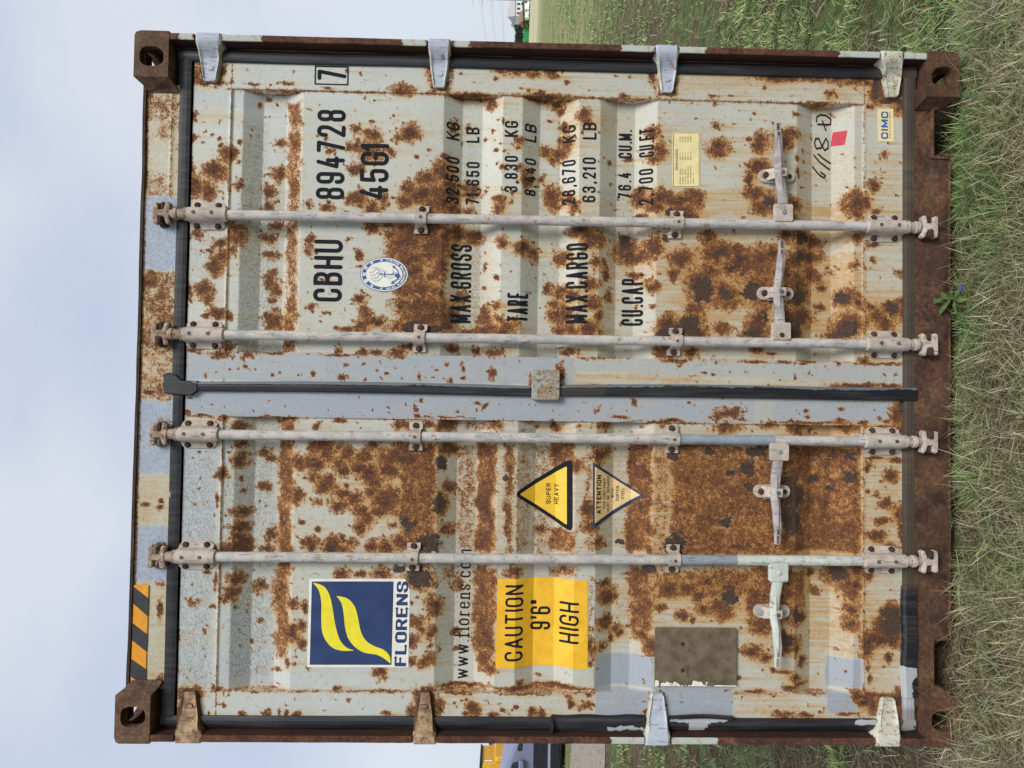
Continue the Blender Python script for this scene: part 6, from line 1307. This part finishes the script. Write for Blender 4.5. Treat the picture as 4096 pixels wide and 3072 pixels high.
mb = MB(); mb.sweep([(0, -.01, 0), (.003, .05, .002), (0, .11, 0)], .004, .004); mb.build('stem', M['weed'], root)
M['violet'] = plain('violet_petal', (92, 84, 178), 10)
mb = MB()
for k in range(5): leafblade(mb, (.03, -.07, .06), k * 1.256, .011, .009, .002, .002)
mb.build('flower', M['violet'], root, fixn=False)
M['stone'] = plain('pale_stone', (190, 172, 140), 30, 40, .9)
for k, (X, Y, r, lb) in enumerate(((3961, 2521, .011, 'rounded pale pebble in bare soil under the left door'), (3795, 2517, .006, 'tiny orange-white pebble right below the sill edge'), (4078, 1680, .014, 'brownish stone half hidden in straw below the door gap'), (3345, 90, .012, 'pale pebble in the straw to the right of the container'))):
    x, y = ground_hit(X, Y); me = bpy.data.meshes.new('pebble'); bm = bmesh.new(); bmesh.ops.create_icosphere(bm, subdivisions=2, radius=r)
    for v in bm.verts: v.co *= 1 + .25 * (vnoise(v.co.x * 90 + k * 7, v.co.z * 90) - .5); v.co.z *= .65
    bm.to_mesh(me); bm.free(); me.materials.append(M['stone']); o = bpy.data.objects.new('pebble', me); COL.objects.link(o); o.location = (x, y, float(ground_z(x, y) + bump_z(x, y)) + r * .4)
    tag(o, lb, 'pebble', 'pebbles lying round the container')

# ================================================================== things far off, left and right of the container
def tree(name, X, Y, dist, ztop_px, halfw, label, group, cols, n=2600, trunk=True, seed=1):
    """X: photo x of the crown top; Y: photo y of the middle"""
    rs = np.random.RandomState(seed); x, y, zt = ray_at(X, Y, dist); zg = float(ground_z(x, y)); h = zt - zg
    root = empty(name, (x, y, zg)); tag(root, label, 'tree', group)
    lob = [(rs.uniform(-.65, .65) * halfw, rs.uniform(-.6, .6) * halfw, h * rs.uniform(.45, .80), rs.uniform(.28, .5) * min(halfw, h * .5)) for _ in range(14)] + [(0, 0, h * .78, h * .21), (0, 0, h * .5, halfw * .6)]
    pts = []
    while len(pts) < n:
        a_, b_, c_, r = lob[rs.randint(len(lob))]; v = rs.normal(size=3); v /= np.linalg.norm(v); q_ = np.array([a_, b_, c_]) + v * r * rs.uniform(.55, 1.05) * np.array([1, 1, .8])
        if q_[2] > h * .12: pts.append(q_)
    pts = np.array(pts); s = h * .028 * rs.uniform(.6, 1.5, n); d1 = rs.normal(size=(n, 3)); d1 /= np.linalg.norm(d1, axis=1)[:, None]; d2 = np.cross(d1, rs.normal(size=(n, 3))); d2 /= np.linalg.norm(d2, axis=1)[:, None]
    V = np.stack([pts - d1 * s[:, None], pts + d2 * s[:, None] * .7, pts + d1 * s[:, None], pts - d2 * s[:, None] * .7], 1)
    me = bpy.data.meshes.new('crown'); me.from_pydata(V.reshape(-1, 3).tolist(), [], np.arange(n * 4).reshape(n, 4).tolist())
    c = np.array([l3(k) for k in cols])[rs.randint(0, len(cols), n)] * rs.uniform(.8, 1.2, (n, 1)); c4 = np.ones((n, 4, 4)); c4[:, :, :3] = c[:, None]
    at = me.color_attributes.new('col', 'FLOAT_COLOR', 'POINT'); at.data.foreach_set('color', c4.ravel().astype(np.float32)); me.materials.append(M['leaf'])
    o = bpy.data.objects.new('crown', me); COL.objects.link(o); o.parent = root
    mb = MB(); mb.lathe_v(0, 0, [(-.1, h * .035), (h * .3, h * .024), (h * .65, h * .01)], 8)
    for k in range(4): t = k * 1.6; mb.sweep([(0, h * .28, 0), (math.cos(t) * halfw * .3, h * .5, math.sin(t) * halfw * .3), (math.cos(t) * halfw * .5, h * .66, math.sin(t) * halfw * .5)], [h * .02, h * .014, h * .006], [h * .02, h * .014, h * .006], up=(0, .1, 1))
    mb.build('trunk', M['bark'], root); return root
M['bark'] = plain('bark', (86, 74, 62), 24, 6, .9)
DG_ = [(58, 74, 62), (70, 86, 70), (48, 62, 54), (82, 96, 76)]; LG = [(66, 88, 44), (84, 108, 56), (52, 72, 38), (98, 120, 66)]
tree('broadleaf_tree', 2041, 82, 420, 0, 5.0, 'tall dark round-headed tree beside the pale far house', 'trees on the skyline', DG_, seed=3)
tree('broadleaf_tree', 2052, 112, 425, 0, 4.5, 'middle dark tree of the far right-hand clump', 'trees on the skyline', DG_, seed=4)
tree('broadleaf_tree', 2054, 145, 430, 0, 5.5, 'dark tree of the far clump nearest the container edge', 'trees on the skyline', DG_, seed=5)
tree('broadleaf_tree', 2055, 175, 440, 0, 5.0, 'dark tree of the far clump partly hidden by the right corner post', 'trees on the skyline', DG_, seed=6)
tree('broadleaf_tree', 1946, 2960, 130, 0, 3.0, 'leafy green tree half hidden behind the left corner post', 'trees beyond the yellow machine', LG, seed=8)
tree('broadleaf_tree', 1966, 3010, 170, 0, 3.6, 'lower green tree between the left post and the yellow machine', 'trees beyond the yellow machine', LG + DG_, seed=9)
tree('broadleaf_tree', 1979, 3065, 190, 0, 3.6, 'small hazy tree rising just over the yellow machine', 'trees beyond the yellow machine', DG_, seed=10)
# pale house with hipped roof
def place(name, X, Y, dist, label, cat_, group=None, rz=0):
    x, y, _ = ray_at(X, Y, dist); r = empty(name, (x, y, float(ground_z(x, y)))); r.rotation_euler.z = rz; tag(r, label, cat_, group); return r
M['render'] = plain('pale_render', (214, 216, 222), 8, 1, .8); M['slate'] = plain('grey_roof', (176, 174, 170), 14, 2, .8); M['brick'] = plain('pinkish_brick', (190, 150, 132), 16, 2, .9)
M['glass'] = plain('dark_glass', (40, 46, 56), 6, 1, .15, .6); M['redroof'] = plain('brown_roof_tiles', (150, 116, 100), 20, 2, .9)
r = place('far_house', 2070, 8, 350, 'long pale rendered house with grey hipped roof on the right skyline', 'house')
mb = MB(); mb.box(-7, 5, -.5, 7.4, -8, 0); mb.build('wall', M['render'], r)
mb = MB(); mb.add([(-7.4, 7.4, .5), (5.4, 7.4, .5), (5.4, 7.4, -8.5), (-7.4, 7.4, -8.5), (-5.5, 11.0, -4), (-1.5, 11.0, -4)], [(0, 1, 5, 4), (1, 2, 5), (2, 3, 4, 5), (3, 0, 4), (0, 3, 2, 1)]); mb.build('roof', M['slate'], r)
for k in range(5):
    for zz in (4.9,):
        mb = MB(); mb.box(-6.2 + k * 2.3, -5.2 + k * 2.3, zz, zz + 1.5, 0, .06, .01); mb.build('window', M['glass'], r)
r = place('brick_house', 2080, 62, 345, 'small brick house with brown tiled roof in front of the pale house', 'house')
mb = MB(); mb.box(-2.6, 2.6, -.5, 3.2, -6, 0); mb.build('wall', M['brick'], r); mb = MB(); mb.add([(-3, 3.2, .3), (3, 3.2, .3), (3, 3.2, -6.3), (-3, 3.2, -6.3), (-2.6, 5.2, -3), (2.6, 5.2, -3)], [(0, 1, 5, 4), (1, 2, 5), (2, 3, 4, 5), (3, 0, 4), (0, 3, 2, 1)]); mb.build('roof', M['redroof'], r)
mb = MB(); mb.box(-.8, .4, 1.0, 2.4, 0, .05, .01); mb.build('window', M['glass'], r)
M['white'] = plain('white_paint', (228, 230, 234), 8, 2, .5); M['tyre'] = plain('tyre', (26, 26, 28), 4, 5, .9); M['cont_green'] = plain('green_container_paint', (60, 150, 84), 16, 3, .6)
def small_van(X, Y, dist, label, h=2.3, L=5):
    r = place('parked_van', X, Y, dist, label, 'van', 'white vehicles on the right skyline'); mb = MB(); mb.prism([(-L / 2, .4), (L / 2, .4), (L / 2 - .05, 1.3), (L / 2 - .9, 1.5), (L / 2 - 1.6, h), (-L / 2, h)], -1.9, 0, .08); mb.build('body', M['white'], r)
    mb = MB(); mb.prism([(L / 2 - 1.5, 1.45), (L / 2 - 1.0, 1.5), (L / 2 - 1.6, h - .15), (L / 2 - 2.3, h - .15), (L / 2 - 2.3, 1.45)], 0, .02); mb.build('window', M['glass'], r)
    for x in (-L / 2 + 1, L / 2 - 1):
        mb = MB(); mb.cyl_d(x, .35, -.25, .02, .35, 16, b=.03); mb.build('wheel', M['tyre'], r)
small_van(2100, 15, 330, 'boxy white van furthest right on the skyline', 2.6); small_van(2100, 50, 335, 'white van parked between the furthest van and the green container', 2.3); small_van(2097, 98, 400, 'white van seen over the green container', 2.5)
r = place('white_wall', 2090, 125, 430, 'low white garden wall behind the green container', 'wall'); mb = MB(); mb.box(-14, 8, -.5, 2.3, -.3, 0, .03); mb.build('wall_panel', M['white'], r)
mb = MB(); mb.box(-14.1, 8.1, 2.3, 2.6, -.4, .1, .03); mb.build('coping', M['brick'], r)
r = place('green_container', 2110, 118, 350, 'bright green shipping container standing in the far field', 'container'); mb = MB()
for k in range(46):
    x = -5.4 + k * .24; mb.box(x, x + .13, .18, 2.45, -.04, .0, .004)
mb.box(-5.5, 5.6, .12, 2.5, -2.4, -.04); mb.build('side_panel', M['cont_green'], r); mb = MB()
for x in (-5.6, 5.6): mb.box(x - .08, x + .08, 0, 2.6, -2.44, .03, .01)
mb.box(-5.5, 5.5, 0, .14, -2.44, .02); mb.box(-5.5, 5.5, 2.48, 2.6, -2.44, .02); mb.build('frame', M['cont_green'], r)
r = place('hedge', 2096, 30, 340, 'olive hedge running along the far field in front of the pale house', 'hedge')
mb = MB(); rs = np.random.RandomState(4)
for k in range(1500):
    c = np.array([rs.uniform(-9, 9), rs.uniform(.1, 3.0) + rs.rand() * .5, rs.uniform(-1.2, 0)]); a_ = rs.normal(size=3) * .3; b_ = rs.normal(size=3) * .3; mb.add([c - a_, c + b_, c + a_, c - b_], [(0, 1, 2, 3)])
M['hedge'] = plain('hedge_leaf', (112, 118, 70), 30, 3, .8); mb.build('foliage', M['hedge'], r, fixn=False)
# power poles and cables on the right
M['pole'] = plain('weathered_pole', (150, 152, 158), 16, 2, .8); M['wire'] = plain('cable', (120, 126, 136), 4, 1, .6)
r = place('power_pole', 2050, 1, 250, 'tall pylon-like power pole at the far right edge', 'power pole', 'power poles on the right'); mb = MB(); mb.lathe_v(0, 0, [(-1, .22), (21.5, .13)], 8); mb.build('pole', M['pole'], r)
for z in (20.6, 17.2, 13.6):
    mb = MB(); mb.box(-2.4, 2.4, z - .08, z + .08, -.1, .1); mb.build('crossarm', M['pole'], r)
r = place('power_pole', 2050, 66, 520, 'slim distant power pole with a crossarm above the dark trees', 'power pole', 'power poles on the right'); mb = MB(); mb.lathe_v(0, 0, [(-1, .2), (16.5, .12)], 8); mb.build('pole', M['pole'], r)
mb = MB(); mb.box(-1.6, 1.6, 15.0, 15.2, -.1, .1); mb.build('crossarm', M['pole'], r)
for k, (xa, xb) in enumerate(((1915, 1933), (1923, 1938), (1955, 1968), (1962, 1973), (1996, 2008), (2010, 2006))):
    a_ = np.array(ray_at(xa, 0, 252)); b_ = np.array(ray_at(xb, 160, 300)); dd = b_ - a_; p0 = a_ - dd * .15; p1 = b_ + dd * 3; mid = (p0 + p1) / 2 - np.array([0, 0, .4]); mb = MB()
    pp = [p0 + (p1 - p0) * t - np.array([0, 0, 1.2 * 4 * t * (1 - t) - 1.2 * 4 * .25 * .8 * 0]) for t in np.linspace(0, 1, 9)]
    mb.sweep([(p[0], p[2], -p[1]) for p in pp], .05, .05, up=(0, 1, .01)); o = mb.build('power_cable', M['wire'], None); tag(o, ('topmost' if k == 0 else ['', 'second', 'third', 'fourth', 'fifth', 'lowest'][k]) + ' thin power cable across the sky right of the container', 'power cable', 'power cables')
# car with dark flanks at the left
x0, y0 = ground_hit(2262, 2977); r = empty('parked_van', (x0, y0, float(ground_z(x0, y0)))); tag(r, 'pale blue-grey people carrier with dark lower flanks parked left of the container', 'car')
M['car'] = plain('blue_grey_car_paint', (112, 118, 142), 6, 1, .3, .6); M['cladding'] = plain('dark_cladding', (38, 38, 46), 8, 8, .5); M['trim'] = plain('grey_trim', (138, 146, 162), 6, 2, .4)
prof = [(-3.5, .42), (-3.55, .95), (-3.4, 1.35), (-3.1, 1.56), (-1.5, 1.60), (-.62, 1.47), (0, 1.25), (.85, .99), (1.4, .88), (1.62, .7), (1.66, .45), (1.5, .36), (-3.3, .34)]
mb = MB(); mb.prism(prof, -1.72, 0, .07); mb.build('body', M['car'], r, smooth=True)
mb = MB(); mb.prism([(-3.52, .14), (1.55, .14), (1.62, .5), (1.55, .79), (-3.5, .80)], -1.70, .025, .02); o = mb.build('lower_cladding', M['cladding'], r)
mb = MB(); mb.box(-3.4, 1.5, .37, .435, .02, .04, .006); mb.build('trim_strip', M['trim'], r)
for pl in ([(-1.45, 1.06), (-.40, 1.06), (-.46, 1.30), (-.62, 1.36), (-1.45, 1.46)], [(-2.7, 1.06), (-1.58, 1.06), (-1.58, 1.46), (-2.6, 1.42)], [(-.16, 1.07), (.30, 1.05), (-.10, 1.19), (-.18, 1.17)]):
    mb = MB(); mb.prism(pl, -.05, .012, .004); mb.build('side_window', M['glass'], r)
mb = MB(); mb.prism(rrect(-.62, -.36, 1.02, 1.16, .05), .05, .16, .03); mb.build('wing_mirror', M['car'], r, smooth=True)
for x in (-2.7, .85):
    mb = MB(); mb.cyl_d(x, .32, -.18, .035, .32, 20, b=.03); w = mb.build('wheel', M['tyre'], r); mb = MB(); mb.cyl_d(x, .32, .02, .045, .2, 16, b=.02); mb.build('rim', M['trim'], w)
mb = MB(); mb.prism([(1.2, .72), (1.58, .62), (1.6, .74), (1.3, .84)], .01, .04, .008); mb.build('headlight', M['white'], r)
# yellow machine behind the car
r = place('excavator', 1990, 3028, 40, 'yellow digger with black-edged counterweight behind the car', 'excavator')
M['cat_yellow'] = plain('machine_yellow', (216, 164, 62), 22, 5, .5)
mb = MB(); mb.prism([(-3.2, .9), (-.32, .9), (-.32, 2.0), (-.34, 2.62), (-1.3, 2.70), (-3.2, 2.72)], -2.0, 0, .06); mb.build('engine_hood', M['cat_yellow'], r)
mb = MB(); mb.prism([(-.34, .55), (-.02, .7), (.05, 1.2), (.03, 1.85), (-.34, 1.95)], -2.1, .1, .10); mb.build('counterweight', M['cat_yellow'], r)
mb = MB(); mb.prism([(-.36, 2.62), (-.28, 2.62), (-.26, 2.74), (-1.3, 2.80), (-3.2, 2.81), (-3.2, 2.73), (-1.3, 2.72)], -2.02, .02, .01); mb.build('roof_edge', M['cladding'], r)
mb = MB(); mb.prism([(-4.9, .9), (-3.3, .9), (-3.3, 3.2), (-4.5, 3.2), (-4.9, 2.2)], -1.2, 0, .06); mb.build('cab', M['glass'], r)
for d in (-2.2, -.3):
    mb = MB(); mb.prism(rrect(-4.6, -.4, 0, .85, .4, 6), d - .5, d + .3, .05); mb.build('track', M['tyre'], r)
mb = MB(); mb.sweep([(-4.6, 1.5, -1.5), (-6.5, 3.4, -1.5), (-8.4, 2.6, -1.5)], [.5, .6, .4], [.4, .4, .3], up=(0, 0, 1)); mb.build('boom', M['cat_yellow'], r)
mb = MB(); mb.sweep([(-.2, 2.05, .02), (-.2, 2.5, .05)], .05, .05); mb.build('exhaust', M['white'], r)
